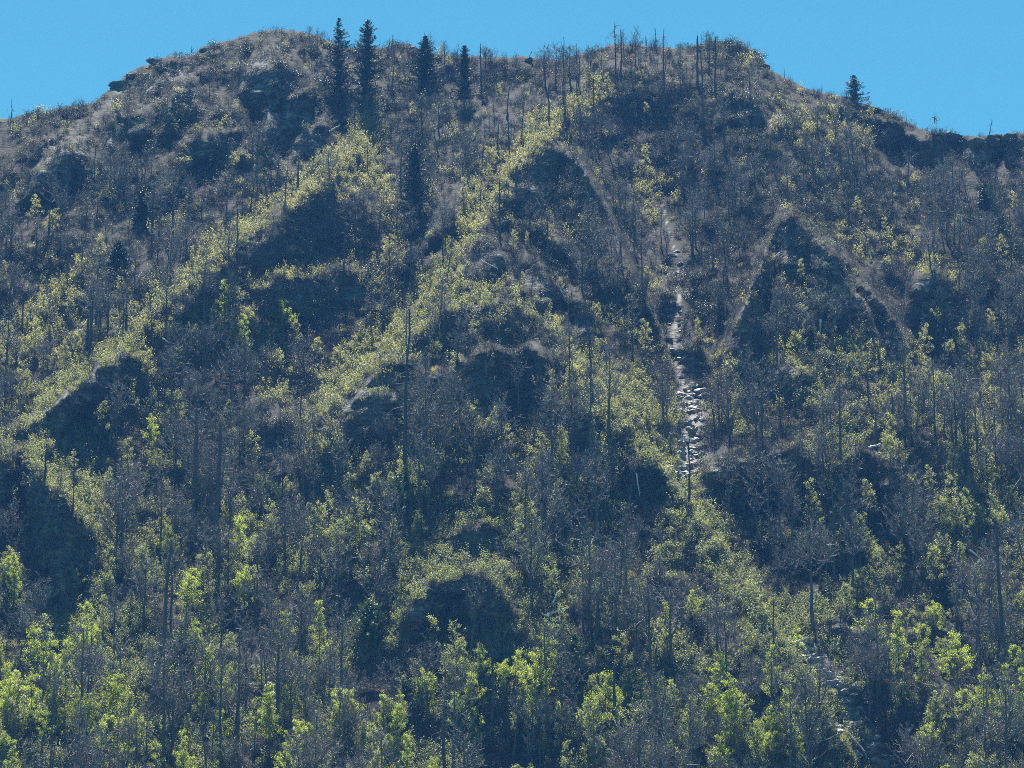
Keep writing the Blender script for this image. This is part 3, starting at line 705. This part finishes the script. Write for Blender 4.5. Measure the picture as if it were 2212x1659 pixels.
def grow(kind, n, seed, weight, protos, looks, name, cat, group, size, rest, limit=300):
    px, py, G, wall, sd_, r = sample(n, seed)
    foot = wall[1]; wall = wall[0]; wt = weight(px, py, wall) * (1 - .66 * foot) * (1 - .85 * crest_at(px, py - 6)) * (1 - .93 * open_at(px, py)) * (1 - .9 * blob(px, py, SCRUB)) * np.clip((sd_ - 14) / 30, 0, 1)
    k = r.random(len(px)) < wt; px, py, G, foot = px[k], py[k], G[k], foot[k]
    pick = r.integers(0, len(protos), len(px)); sc = size(px, py, r) * (1 - .5 * foot); rz = r.uniform(0, 6.28, len(px))
    tops = np.array([p[0].vertices[0].co.z for p in protos])  # placeholder height
    ht = np.array([max(v.co.z for v in p[0].vertices) for p in protos])[pick] * sc
    qx, qy = pix(G[:, 0], G[:, 1], G[:, 2] + ht)
    shown = ht / G[:, 1] * ((px > 5) & (px < 2207) & (qy < 1600) & (py < 1800))
    order = np.argsort(-shown); ind = order[:limit]; ind = ind[shown[ind] > 0]; oth = np.setdiff1d(np.arange(len(px)), ind)
    items = []
    for i in ind:
        o = place_tree(name, protos[pick[i]], G[i], rz[i] if 'lean' not in looks[pick[i]] else r.uniform(-.5, .5), sc[i], cat, group)
        items.append((o, px[i], (py[i] + qy[i]) / 2, looks[pick[i]]))
    name_all(items)
    if len(oth):
        o = scatter_gn(rest, G[oth], np.stack([r.normal(0, .04, len(oth)), r.normal(0, .04, len(oth)), rz[oth]], 1), np.repeat(sc[oth, None], 3, 1), pick[oth], [p[2] for p in protos])
    print(name, len(ind), 'single', len(oth), 'in mass')

def w_bare(px, py, wall):
    y, br, low = zones(px, py); up = np.clip((py - np.interp(px, SKX, SKY_) - 14) / 70, .02, 1)
    hump = np.clip(1.1 - blob(px, py, [(330, 220, 190), (560, 170, 150), (100, 330, 130), (1700, 560, 130), (1180, 440, 100), (1050, 600, 90), (1700, 200, 90), (1850, 600, 100), (1060, 740, 110), (640, 540, 90), (1950, 280, 90), (2120, 290, 60)]), .06, 1)
    patch = np.clip(.55 + 1.5 * fbm(px / 150, py / 120, 31, 2), .1, 1)
    return patch * hump * up * (1 - .9 * wall) * (1 - .6 * y) * (1 - .75 * br) * np.interp(py, [950, 1300], [1, .55])
grow('bare', 3900, 11, w_bare, BARE, BARE_LOOK, 'bare_tree', 'tree', 'leafless trees over the slope', lambda px, py, r: r.uniform(.42, 1.15, len(px)) * np.interp(py, [100, 500, 1200], [.62, .8, 1.1]) * np.interp(py - np.interp(px, SKX, SKY_), [0, 70], [.45, 1]), 'bare_woodland')

def w_spring(px, py, wall):
    y, br, low = zones(px, py)
    return np.clip(1.0 * br + .2 * low * np.clip(.3 + 2.6 * fbm(px / 90, py / 90, 41, 2), 0, 1), 0, 1) * (1 - .9 * wall)
grow('spring', 4600, 12, w_spring, SPRING, SPRING_LOOK, 'spring_tree', 'tree', 'fresh green trees on the lower slope', lambda px, py, r: r.uniform(.42, .9, len(px)), 'spring_woodland')

def w_bud(px, py, wall):
    y, br, low = zones(px, py); patch = np.clip(.3 + 2.4 * fbm(px / 190, py / 150, 51, 3), .03, 1)
    hump = np.clip(1.05 - blob(px, py, [(330, 220, 190), (560, 170, 150), (1950, 280, 90)]), .1, 1)
    return np.clip(.42 * patch * hump * np.interp(py, [250, 700, 1000, 1350], [.06, .36, .95, 1.5]) + .5 * y, 0, 1) * (1 - .85 * wall)
grow('bud', 5600, 13, w_bud, BUD, BUD_LOOK, 'young_tree', 'tree', 'olive budding young trees', lambda px, py, r: r.uniform(.4, 1.0, len(px)) * np.interp(py, [100, 800], [.72, 1.0]) * (1 - .35 * yellow_at(px, py)), 'budding_woodland')

# ---------------------------------------------------------------- undergrowth, one mass of each sort
def undergrowth(name, n, seed, weight, meshes, size, sink=.1):
    px, py, G, wall, sd_, r = sample(n, seed, 1)
    sk = np.interp(px, SKX, SKY_); rocky = ((px > 225) & (px < 352) | (px > 430) & (px < 560) | (px > 1640) & (px < 1800) | (px > 1040) & (px < 1160)) & (py < sk + 9)
    k = r.random(len(px)) * (1 + 5 * rocky) < weight(px, py, wall[0]) * np.clip((sd_ - 8) / 22, 0, 1); px, py, G = px[k], py[k], G[k]; m = len(px)
    G[:, 2] -= sink
    sc = size(px, py, r)[:, None] * r.uniform(.8, 1.25, (m, 3))
    scatter_gn(name, G, np.stack([r.normal(-.12, .2, m), r.normal(0, .2, m), r.uniform(0, 6.28, m)], 1), sc, r.integers(0, len(meshes), m), meshes)
    print(name, m)
def one(trcr, ms):
    a, b = trcr; j = MB()
    for k, s in enumerate((a, b)):
        if s.n: j.add(np.concatenate(s.V), np.concatenate(s.F), k)
    return j.mesh('clump', ms)
B_TWIG = [one(make_brush(1.3, h, 26, 0, 0), ['brushtwig']) for h in (1.6, 2.2, 1.2)]
B_LEAF = [one(make_shrub(1.3, h, 190, .2, 10), ['bark', 'evergreen']) for h in (1.2, 1.7)] + [one(make_shrub(1.2, h, 170, .2, 10), ['bark', 'brushleaf']) for h in (1.1, 1.6, 2.0)]
B_BUD = [one(make_brush(1.1, h, 16, 270, .2), ['twig', 'budding']) for h in (1.4, 2.0, 2.6)]
def tuft(h):
    g = MB(); n = 70; az = rng.uniform(0, 6.28, n); rr = .9 * np.sqrt(rng.random(n)); A = np.stack([np.cos(az) * rr, np.sin(az) * rr, -.1 + 0 * az], 1)
    g.blades(A, A + np.stack([rng.normal(0, .2, n), rng.normal(0, .2, n), h * rng.uniform(.5, 1, n)], 1), .06); return g.mesh('tuft', ['grass'])
B_GRASS = [tuft(h) for h in (.6, .9, 1.2)]
undergrowth('bare_brush', 34000, 21, lambda px, py, w_: (1 - .6 * w_) * np.clip(.6 + 1.2 * fbm(px / 70, py / 60, 61, 2), .15, 1) * (1 - .6 * yellow_at(px, py)) * (1 - .75 * blob(px, py, SCRUB)) * (1 - .8 * strip(px, py, EDGE, 45)) * np.interp(py, [900, 1300], [1, .55]), B_TWIG, lambda px, py, r: r.uniform(.6, 1.25, len(px)))
undergrowth('evergreen_brush', 38000, 22, lambda px, py, w_: (1 - .35 * w_) * np.clip(.62 + 1.5 * fbm(px / 60, py / 50, 62, 2) + .6 * blob(px, py, [(350, 230, 240), (600, 150, 160), (1700, 600, 200), (1600, 180, 120)]), .1, 1) * (1 - .75 * yellow_at(px, py)), B_LEAF, lambda px, py, r: r.uniform(.5, 1.15, len(px)))
undergrowth('budding_brush', 44000, 23, lambda px, py, w_: (1 - .85 * w_) * np.clip(1.15 * yellow_at(px, py) + .8 * crest_at(px, py) + .5 * np.interp(py, [250, 700, 1100], [.15, .5, 2.0]) * np.clip(.3 + 2.4 * fbm(px / 90, py / 70, 63, 2), 0, 1) + .25 * blob(px, py, BRIGHT), 0, 1), B_BUD, lambda px, py, r: r.uniform(.55, 1.2, len(px)))
undergrowth('grass', 26000, 24, lambda px, py, w_: (1 - .9 * w_) * np.clip(.8 * yellow_at(px, py) + crest_at(px, py) + strip(px, py, EDGE, 42) + .04, 0, 1), B_GRASS, lambda px, py, r: r.uniform(.5, 1.1, len(px)), .02)

# ---------------------------------------------------------------- spruces and hemlocks
def px_place(px, base, top):
    G = ground(np.array([px]), np.array([base]))[0]
    return G, (base - top) * G[1] / FPX * 1.03
def conifer(name, px, base, top, wpx, label, mats, group=None, **kw):
    G, H = px_place(px, base, top); H += .6
    t, c, j = split_proto(name, make_spruce(H, 2.0 * wpx * G[1] / FPX, **kw), 'bark', ['bark', mats])
    return place_tree(name, (t, c), G, rng.uniform(0, 6), 1.0, 'tree', group, label)
for a in [(730, 205, 28, 52, 'left one of the paired dark spruces on the skyline, narrow ragged crown', dict(full=.62, droop=.3)),
          (792, 212, 32, 66, 'right one of the paired dark spruces on the skyline, broad blunt crown', dict(full=.75, droop=.28)),
          (918, 192, 72, 56, 'short dark skyline spruce between the paired spruces and the narrow one', dict(full=.9)),
          (1003, 236, 88, 36, 'narrow dark skyline spruce with a long lower trunk', dict(full=.8, bare_low=.2)),
          (895, 480, 304, 68, 'large dark cone shaped spruce standing alone at mid slope', dict(full=1.)),
          (1846, 224, 162, 38, 'lone thin spruce against the blue sky on the right ridge', dict(full=.8, bare_low=.12, sparse=True)),
          (308, 482, 402, 40, 'small dark spruce in the left hollow under the left summit', dict(full=1.)),
          (256, 575, 525, 34, 'smallest dark spruce, low in the left hollow', dict(full=1.)),
          (884, 600, 545, 34, 'added spruce shape for the shade below the large mid slope spruce', dict(full=.8)),  # added dark form, stands in for the shade downhill of the large spruce
          (2130, 460, 385, 26, 'thin dark spruce among grey trees below the right skyline', dict(full=.7, bare_low=.2)),
          (2040, 1315, 1245, 34, 'small black spruce beside the pale right bush', dict(full=.95))]:
    conifer('spruce_tree', *a[:5], 'needle', 'dark spruces', **a[5])
for a in [(575, 1130, 1045, 84, 'green feathery hemlock with level boughs left of centre', dict(full=.75, droop=.1)),
          (866, 1110, 1030, 70, 'green feathery hemlock at the foot of the tall central snag', dict(full=.75, droop=.1)),
          (1240, 1500, 1378, 62, 'yellow green hemlock with layered boughs right of the rock dome', dict(full=.6, droop=.05)),
          (800, 1400, 1300, 80, 'dull green hemlock at the left foot of the large rock dome', dict(full=.8, droop=.15)),
          (395, 1450, 1370, 60, 'mossy green hemlock beside the leaning trunk low on the left', dict(full=.7, droop=.1)),
          (880, 1560, 1480, 60, 'dark green hemlock among tall trunks near the bottom', dict(full=.8, droop=.2)),
          (1810, 1090, 1000, 50, 'dull green hemlock under the right hand rock band', dict(full=.8, droop=.2))]:
    conifer('hemlock_tree', *a[:5], 'hemlock', 'green hemlocks', **a[5])

# ---------------------------------------------------------------- dead standing trees
def snag(px, base, tip, label, br=14, r0=.2, **kw):
    G, H = px_place(px, base, tip)
    tc = make_snag(H + .6, r0 * 1.6, br, **kw)
    if br < 45:                                     # a few stubs stay with the trunk
        tr, cr = tc
        if cr.n: tr.add(np.concatenate(cr.V), np.concatenate(cr.F), 0)
        t, c = tr.mesh('snag_trunk', ['dead']), None
    else: t, c, j = split_proto('snag', tc, 'dead', 'dead')
    return place_tree('dead_tree', (t, c), G, rng.uniform(0, 6) if 'lean' not in kw else 0, 1.0, 'dead tree', 'dead standing trees', label, ('trunk', 'branches'))
for a, k in [((25, 252, 220, 'thin dead stem on the far left skyline'), dict(br=4, r0=.1)),
             ((1329, 172, 40, 'tallest dead tree on the skyline, many fine side branches'), dict(br=40, r0=.17, top=.15, long=2.2)),
             ((1341, 175, 60, 'dead trunk close right of the tallest skyline snag'), dict(br=12, r0=.16, top=.4)),
             ((1432, 235, 56, 'straight dead tree with drooping twigs right of the forked snag'), dict(br=34, r0=.22, top=.2, long=1.5)),
             ((1417, 110, 62, 'short forked dead stem left of the straight branched snag'), dict(br=6, r0=.1, top=.3)),
             ((1396, 108, 84, 'small dead stump on the skyline between two tall snags'), dict(br=1, r0=.12, top=.7)),
             ((1517, 278, 64, 'very long thin dead pole near the right summit'), dict(br=12, r0=.2, top=.25)),
             ((1505, 185, 74, 'broken topped dead trunk with one side arm near the right summit'), dict(br=8, r0=.2, top=.7)),
             ((1547, 205, 76, 'crooked topped dead trunk on the right summit'), dict(br=10, r0=.2, top=.55)),
             ((872, 1042, 662, 'giant dead trunk rising over the centre of the slope'), dict(br=46, r0=.3, top=.3, long=2.6)),
             ((1216, 236, 74, 'dead pole inside the bare grove on the saddle'), dict(br=16, r0=.15, top=.3)),
             ((1187, 278, 180, 'dark bare pole at the yellow upper spur crest'), dict(br=5, r0=.16)), ((1220, 278, 160, 'longer dark bare pole at the yellow upper spur crest'), dict(br=6, r0=.16)),
             ((1282, 282, 166, 'dark dead trunk right of the yellow upper spur crest'), dict(br=6, r0=.2)), ((1247, 220, 92, 'thin dead pole on the right of the saddle'), dict(br=8, r0=.13)),
             ((1099, 330, 244, 'dark dead trunk left of the yellow upper spur crest'), dict(br=5, r0=.17)), ((1075, 336, 262, 'dark trunk left of the pair below the saddle'), dict(br=4, r0=.16)),
             ((1004, 336, 278, 'short black dead stub below the narrow spruce'), dict(br=2, r0=.17, top=.5)), ((1114, 400, 365, 'short black stub on the upper spur crest'), dict(br=2, r0=.17, top=.6)),
             ((842, 118, 78, 'leaning dead stick on the skyline right of the paired spruces'), dict(br=6, r0=.14, lean=(.18, 0))), ((835, 120, 88, 'leaning broken snag on the skyline'), dict(br=3, r0=.12, lean=(.2, 0))),
             ((1040, 210, 92, 'dead tree with curled limbs on the saddle'), dict(br=16, r0=.17)), ((1280, 855, 712, 'dark bare pole on the right flank of the central spur'), dict(br=12, r0=.2)),
             ((1620, 850, 770, 'left one of two close dark poles below the pyramid'), dict(br=3, r0=.17)), ((1627, 850, 765, 'right one of two close dark poles below the pyramid'), dict(br=3, r0=.17)),
             ((1891, 972, 905, 'leaning dark stump above the pale blocky cliff'), dict(br=1, r0=.3, top=.35, lean=(.08, 0))), ((1487, 1100, 960, 'grey pole standing in front of the pale rock steps'), dict(br=8, r0=.18)),
             ((96, 1040, 958, 'black spike on top of the shaded left bluff'), dict(br=1, r0=.2, top=.2)), ((1928, 970, 860, 'dead tree with a forked top right of the brown shelf'), dict(br=10, r0=.2, long=1.6)),
             ((1905, 800, 740, 'crooked black snag on the yellow edge below the pyramid'), dict(br=8, r0=.2, lean=(-.12, 0))), ((583, 445, 385, 'crooked black snag on the upper left spur'), dict(br=4, r0=.2, lean=(-.2, 0))),
             ((643, 415, 348, 'short dead trunk on the upper left spur'), dict(br=2, r0=.2)), ((677, 355, 318, 'left one of two tiny dark poles under the left summit'), dict(br=1, r0=.14)), ((690, 355, 312, 'right one of two tiny dark poles under the left summit'), dict(br=1, r0=.14)),
             ((512, 540, 450, 'dark leaning pole on the upper left spur crest'), dict(br=6, r0=.18)), ((272, 720, 640, 'dark trunk on the lower left spur crest'), dict(br=8, r0=.2)),
             ((187, 740, 655, 'forked black trunk in the far left grove'), dict(br=10, r0=.25, lean=(.05, 0))), ((958, 1659, 1445, 'tall grey dead tree with bleached tips at bottom centre'), dict(br=30, r0=.24, top=.25, long=1.8)),
             ((1063, 1590, 1410, 'thin dark pole through the green crown right of centre'), dict(br=6, r0=.17)), ((320, 1560, 1180, 'very tall leaning grey trunk low on the left'), dict(br=14, r0=.32, lean=(.09, 0))),
             ((418, 1130, 880, 'tall dark trunk among the tall left trunks, left one'), dict(br=14, r0=.3)), ((468, 1240, 920, 'thickest dark trunk among the tall left trunks'), dict(br=16, r0=.42)),
             ((262, 1145, 985, 'dark trunk rising before the green left bank'), dict(br=10, r0=.24)), ((1331, 1659, 1440, 'tall dark trunk right of the bright bottom grove'), dict(br=10, r0=.25)),
             ((2172, 1500, 1130, 'tallest dark trunk near the right edge'), dict(br=16, r0=.32, lean=(-.03, 0))), ((2062, 1350, 1185, 'leaning dark trunk beside the pale right bush'), dict(br=8, r0=.22, lean=(.09, 0))),
             ((1835, 1240, 1090, 'dark upright trunk in the lower right wood'), dict(br=8, r0=.2)), ((1803, 1260, 1050, 'greyer upright trunk in the lower right wood'), dict(br=8, r0=.24)),
             ((1680, 1480, 1300, 'thin grey pole at the lower grassy edge'), dict(br=6, r0=.15)), ((1870, 1659, 1545, 'black trunk standing in the lower stream steps'), dict(br=8, r0=.2)),
             ((2018, 262, 248, 'spindly dead shrub on the right skyline'), dict(br=12, r0=.06, long=1.8)), ((2135, 292, 262, 'leaning dead twig on the flat right skyline'), dict(br=6, r0=.08, lean=(.25, 0))),
             ((1958, 268, 246, 'short dead stick on the right skyline slope'), dict(br=3, r0=.07)), ((1694, 166, 152, 'tiny dead stick right of the right summit'), dict(br=1, r0=.07)), ((414, 118, 103, 'tiny dead stub on the left skyline ledge'), dict(br=3, r0=.1))]:
    snag(*a, **k)
def more_snags():
    px, py, G, wall, sd_, r = sample(160, 77, 40); items = []
    for i in range(len(px)):
        if not (10 < px[i] < 2200 and 200 < py[i] < 1700) or wall[1, i] > .4 or open_at(px[i:i+1], py[i:i+1])[0] > .3: continue
        k = r.integers(0, 6); s = r.uniform(.55, 1.05)
        o = place_tree('dead_tree', SNAG[k], G[i], r.uniform(0, 6) if 'lean' not in SNAG_LOOK[k] else 0, s, 'dead tree', 'dead standing trees', None, ('trunk', 'branches'))
        items.append((o, px[i], py[i] - 60, SNAG_LOOK[k]))
    name_all(items)
more_snags()

# ---------------------------------------------------------------- bare crowns breaking the skyline
def sky_trees():
    items = []
    for px, base, top, k in [(668, 82, 52, 2), (700, 92, 62, 4), (850, 120, 80, 7), (922, 150, 62, 0), (960, 140, 82, 4), (985, 140, 86, 6), (1048, 165, 90, 7), (1060, 170, 95, 2), (1090, 160, 105, 0), (1115, 160, 108, 7), (1178, 190, 86, 7), (1200, 190, 80, 2),
                             (1232, 185, 84, 7), (1250, 200, 96, 4), (1275, 150, 98, 7), (1300, 160, 104, 2), (1385, 160, 98, 2), (80, 255, 228, 7), (160, 240, 215, 7), (225, 222, 200, 4), (1575, 110, 84, 2), (1470, 130, 92, 4)]:
        G, H = px_place(px, base, top); pr = BARE[k]; h0 = max(v.co.z for v in pr[1].vertices)
        o = place_tree('bare_tree', pr, G, rng.uniform(0, 6), H / h0, 'tree', 'leafless trees on the skyline'); items.append((o, px, (base + top) / 2, 'small leafless skyline tree'))
    name_all(items)
sky_trees()

# ---------------------------------------------------------------- glossy laurel shrubs
def laurels():
    items = []
    for px, py, n, sp in [(660, 700, 5, 22), (650, 815, 5, 20), (600, 930, 6, 26), (635, 920, 4, 18), (805, 1255, 6, 22), (2110, 460, 7, 30), (2150, 520, 6, 26), (1530, 685, 6, 18), (1490, 620, 3, 14), (335, 485, 4, 20), (2010, 1215, 6, 22), (1930, 800, 3, 16),
                          (325, 322, 3, 14), (810, 590, 4, 16), (815, 630, 4, 16), (1590, 1520, 3, 16), (700, 210, 4, 24), (2040, 830, 5, 26), (2190, 980, 4, 20), (1800, 780, 3, 18), (1630, 1200, 4, 24), (70, 590, 4, 20), (300, 600, 4, 20), (590, 110, 8, 50), (560, 140, 6, 40),
                          (640, 190, 6, 30), (360, 180, 5, 26), (420, 240, 5, 30), (1600, 120, 5, 24), (1590, 210, 5, 22), (1600, 250, 4, 20), (1490, 650, 4, 20), (1000, 1210, 3, 20), (1350, 930, 4, 18), (1840, 1200, 5, 30), (1700, 760, 4, 22), (2100, 1270, 4, 24)]:
        for i in range(n):
            x, y = px + rng.normal(0, sp), py + rng.normal(0, sp * .7)
            y = max(y, np.interp(x, SKX, SKY_) + 8)
            G = ground(np.array([x]), np.array([y]))[0]; k = rng.integers(0, 3)
            o = place_tree('laurel_shrub', LAUREL[k], G - [0, 0, .2], rng.uniform(0, 6), rng.uniform(.5, .95), 'shrub', 'glossy evergreen shrubs', None, ('stems', 'leaves'))
            items.append((o, x, y - 8, 'glossy evergreen shrub'))
    name_all(items)
laurels()

# ---------------------------------------------------------------- fallen and bleached logs
LOGS = [(13, 492, 75, 547, .16, 'long pale fallen pole in the left hollow'), (713, 293, 735, 280, .2, 'pale log on the slope below the paired spruces'), (590, 353, 597, 365, .28, 'short white log under the left summit'),
        (353, 741, 368, 750, .2, 'small white log above the dark left dome'), (90, 871, 103, 866, .16, 'small pale log on the long left ledge'), (1209, 630, 1225, 668, .18, 'white pole lying down the middle spur flank'),
        (944, 701, 950, 716, .2, 'short white log left of the brown central crown'), (927, 773, 926, 813, .16, 'pale upright stick above the long central cliff'), (905, 796, 905, 810, .2, 'short pale stub above the long central cliff'),
        (1269, 873, 1279, 896, .14, 'thin pale stick right of the long central cliff'), (1374, 1033, 1380, 1073, .16, 'thin white stick in the centre right thicket'), (1770, 701, 1770, 735, .26, 'upright bleached stub on the pyramid'),
        (1857, 873, 1837, 903, .15, 'thin pale log on the shelf below the pyramid'), (1875, 976, 1892, 971, .24, 'white log lying above the pale blocky cliff'), (1568, 1048, 1587, 1058, .18, 'pale log below the pale rock steps on their right'),
        (1875, 553, 1882, 573, .2, 'small white log on the striped pyramid flank'), (1682, 556, 1658, 576, .14, 'thin pale stick left of the pyramid peak'), (1184, 1336, 1227, 1321, .25, 'upper one of two crossed logs right of the rock dome'),
        (1177, 1338, 1220, 1358, .2, 'lower one of two crossed logs right of the rock dome'), (1194, 1313, 1204, 1289, .22, 'white stub standing over the crossed logs'), (959, 1431, 967, 1443, .18, 'white broken limb left of the dead tree tip'),
        (981, 1433, 982, 1444, .3, 'short thick white limb right of the dead tree tip'), (1277, 1626, 1284, 1589, .18, 'upright white stick near the bottom right of centre'), (1284, 1593, 1304, 1603, .16, 'white leaning stick near the bottom right of centre'),
        (1424, 1483, 1427, 1498, .25, 'small white stub in the bare bottom wood'), (377, 1246, 425, 1204, .24, 'grey slanting log in the left wood'), (560, 1236, 570, 1253, .2, 'small pale log in the left wood'),
        (330, 1439, 403, 1383, .3, 'long leaning mossy log low on the left'), (30, 1346, 90, 1299, .22, 'slanting log at the far left edge'), (607, 1536, 607, 1556, .25, 'white upright stub by the wet lower rock'),
        (2092, 1198, 2128, 1226, .2, 'white slanting pole above the pale right bush'), (2075, 1284, 2070, 1309, .22, 'short white stub below the pale right bush'), (1715, 1398, 1733, 1388, .25, 'white log at the stream ledges'),
        (1828, 1589, 1865, 1633, .18, 'pale log along the lower stream steps'), (1828, 1453, 1840, 1469, .2, 'pale log above the lower stream steps'), (1040, 572, 1075, 590, .14, 'pale stick on the middle spur crown'),
        (1180, 290, 1172, 305, .16, 'pale stub on the yellow upper spur crest'), (1030, 307, 1032, 343, .2, 'pale sided dead stub below the saddle'), (1148, 121, 1140, 138, .22, 'pale leaning stub on the saddle skyline')]
for ax, ay, bx, by, r0, lab in LOGS:
    a = ground(np.array([ax]), np.array([ay]))[0]; u, w_ = uw(bx, by)
    Y = a[1] + rng.uniform(-.6, .6); b = np.array([u * Y, Y, EYE + w_ * Y]); a = a - (b - a) * .04
    off = np.array([0, -2.2, 0.35]); a = a + off; b = b + off
    lg = MB(); q = np.linspace(0, 1, 7)[:, None]
    P = a + (b - a) * q + np.concatenate([[[0, 0, 0]], rng.normal(0, .05, (6, 3))]); base = P[0].copy()
    lg.tube(P - base, r0 * (1.1 - .55 * q[:, 0]), 7); lg.blades(np.repeat(P[-1:] - base, 3, 0), P[-1:] - base + rng.normal(0, .3, (3, 3)) + unit(b - a) * .5, r0 * .8)
    o = link(bpy.data.objects.new('fallen_log', lg.mesh('log', ['dead' if 'mossy' in lab or 'slanting log' in lab else 'bleached']))); o.location = base  # logs lying in shadow get the darker wood, shade put into their colour
    tag(o, lab, 'log', 'fallen and bleached wood')

# ---------------------------------------------------------------- rocks of the stream bed and the ridge
SLAB = [rock_mesh('slab', sx, sy, sz, 'wetrock', i) for i, (sx, sy, sz) in enumerate([(1.6, 1.1, .6), (1.1, .9, .5), (.8, .7, .6), (2.0, 1.1, .5), (1.3, 1.0, .9), (.6, .5, .45)])]
def stream_rocks():
    items = []
    def put(x, y, s):
        G = ground(np.array([x]), np.array([y]))[0]; k = rng.integers(0, 6)
        o = link(bpy.data.objects.new('stream_rock', SLAB[k])); o.location = G + [0, 0, .1]; o.rotation_euler = (rng.normal(.3, .3), rng.normal(0, .25), rng.normal(0, .3)); o.scale = (s,) * 3
        tag(o, None, 'rock', 'rocks in the stream bed'); look = ['flat grey stream slab', 'small flat stream slab', 'rounded stream rock', 'long stream slab', 'thick stream boulder', 'small stream stone'][k]
        items.append((o, x, y, look))
    def along(poly, n, spread, smin, smax, t0=0, t1=1):
        P = np.array(poly, float); L = np.concatenate([[0], np.cumsum(np.hypot(*np.diff(P, axis=0).T))])
        for i in range(n):
            s = L[-1] * rng.uniform(t0, t1); put(np.interp(s, L, P[:, 0]) + rng.normal(0, spread), np.interp(s, L, P[:, 1]) + rng.normal(0, 3), rng.uniform(smin, smax))
    along(STREAM1, 120, 27, .35, 1.2, .68, 1.); along(STREAM1, 16, 11, .35, .75, .15, .72); along(STREAM2, 130, 26, .4, 1.2)
    for i in range(16): put(570 + rng.normal(0, 18), 1487 + rng.normal(0, 10), rng.uniform(.5, 1.))
    name_all(items)
stream_rocks()
RIDGEROCK = [rock_mesh('ridge_rock', sx, sy, sz, 'rock', 20 + i) for i, (sx, sy, sz) in enumerate([(2.6, 2, 1.7), (1.6, 1.4, 1.2), (3.6, 2.2, 1.5)])]
for x, y, k, s, lab in [(262, 178, 2, .9, 'lowest rock block on the left skyline ledge'), (292, 158, 0, .9, 'middle rock block on the left skyline ledge'), (340, 132, 2, .9, 'highest rock block on the left skyline ledge'), (440, 108, 0, .7, 'rock step where the left summit begins'),
                        (520, 84, 1, .8, 'low rock on the left summit slope'), (873, 101, 2, 1.0, 'dark rock hump on the skyline between spruces'), (1142, 127, 1, 1.0, 'dark rock on the saddle skyline'), (1655, 142, 0, .7, 'rock edge right of the right summit'),
                        (1752, 200, 1, .9, 'rock bump on the falling right skyline'), (2055, 296, 0, 1.0, 'left dark lump on the flat right skyline'), (2115, 300, 0, .9, 'middle dark lump on the flat right skyline'), (2180, 296, 2, .8, 'right dark lump on the flat right skyline')]:
    G = ground(np.array([x]), np.array([y]))[0]
    o = link(bpy.data.objects.new('ridge_rock', RIDGEROCK[k])); o.location = G - [0, 0, .8 * s]; o.rotation_euler = (rng.normal(0, .2), rng.normal(0, .2), rng.uniform(0, 6)); o.scale = (s,) * 3
    tag(o, lab, 'rock', 'rocks on the skyline')

# ---------------------------------------------------------------- the air
def haze():
    x = 420; V = [(-x, -260, -2.2), (x, -260, -2.2), (x, 1400, -2.2), (-x, 1400, -2.2), (-x, -260, 372), (x, -260, 372), (x, 1400, 372), (-x, 1400, 372)]
    me = bpy.data.meshes.new('haze'); me.from_pydata(V, [], [(3, 2, 1, 0), (4, 5, 6, 7), (0, 1, 5, 4), (1, 2, 6, 5), (2, 3, 7, 6), (3, 0, 4, 7)]); me.update()
    m = bpy.data.materials.new('haze_air'); m.use_nodes = True; nt = m.node_tree
    for n in list(nt.nodes):
        if n.type != 'OUTPUT_MATERIAL': nt.nodes.remove(n)
    v = node(nt, 'ShaderNodeVolumePrincipled'); v.inputs['Density'].default_value = HAZE_DENSITY; v.inputs['Color'].default_value = (*HAZE_COLOUR, 1); v.inputs['Anisotropy'].default_value = 0.1
    nt.links.new(v.outputs[0], nt.nodes['Material Output'].inputs['Volume'])
    me.materials.append(m); tag(link(bpy.data.objects.new('haze', me)), kind='stuff')
haze()
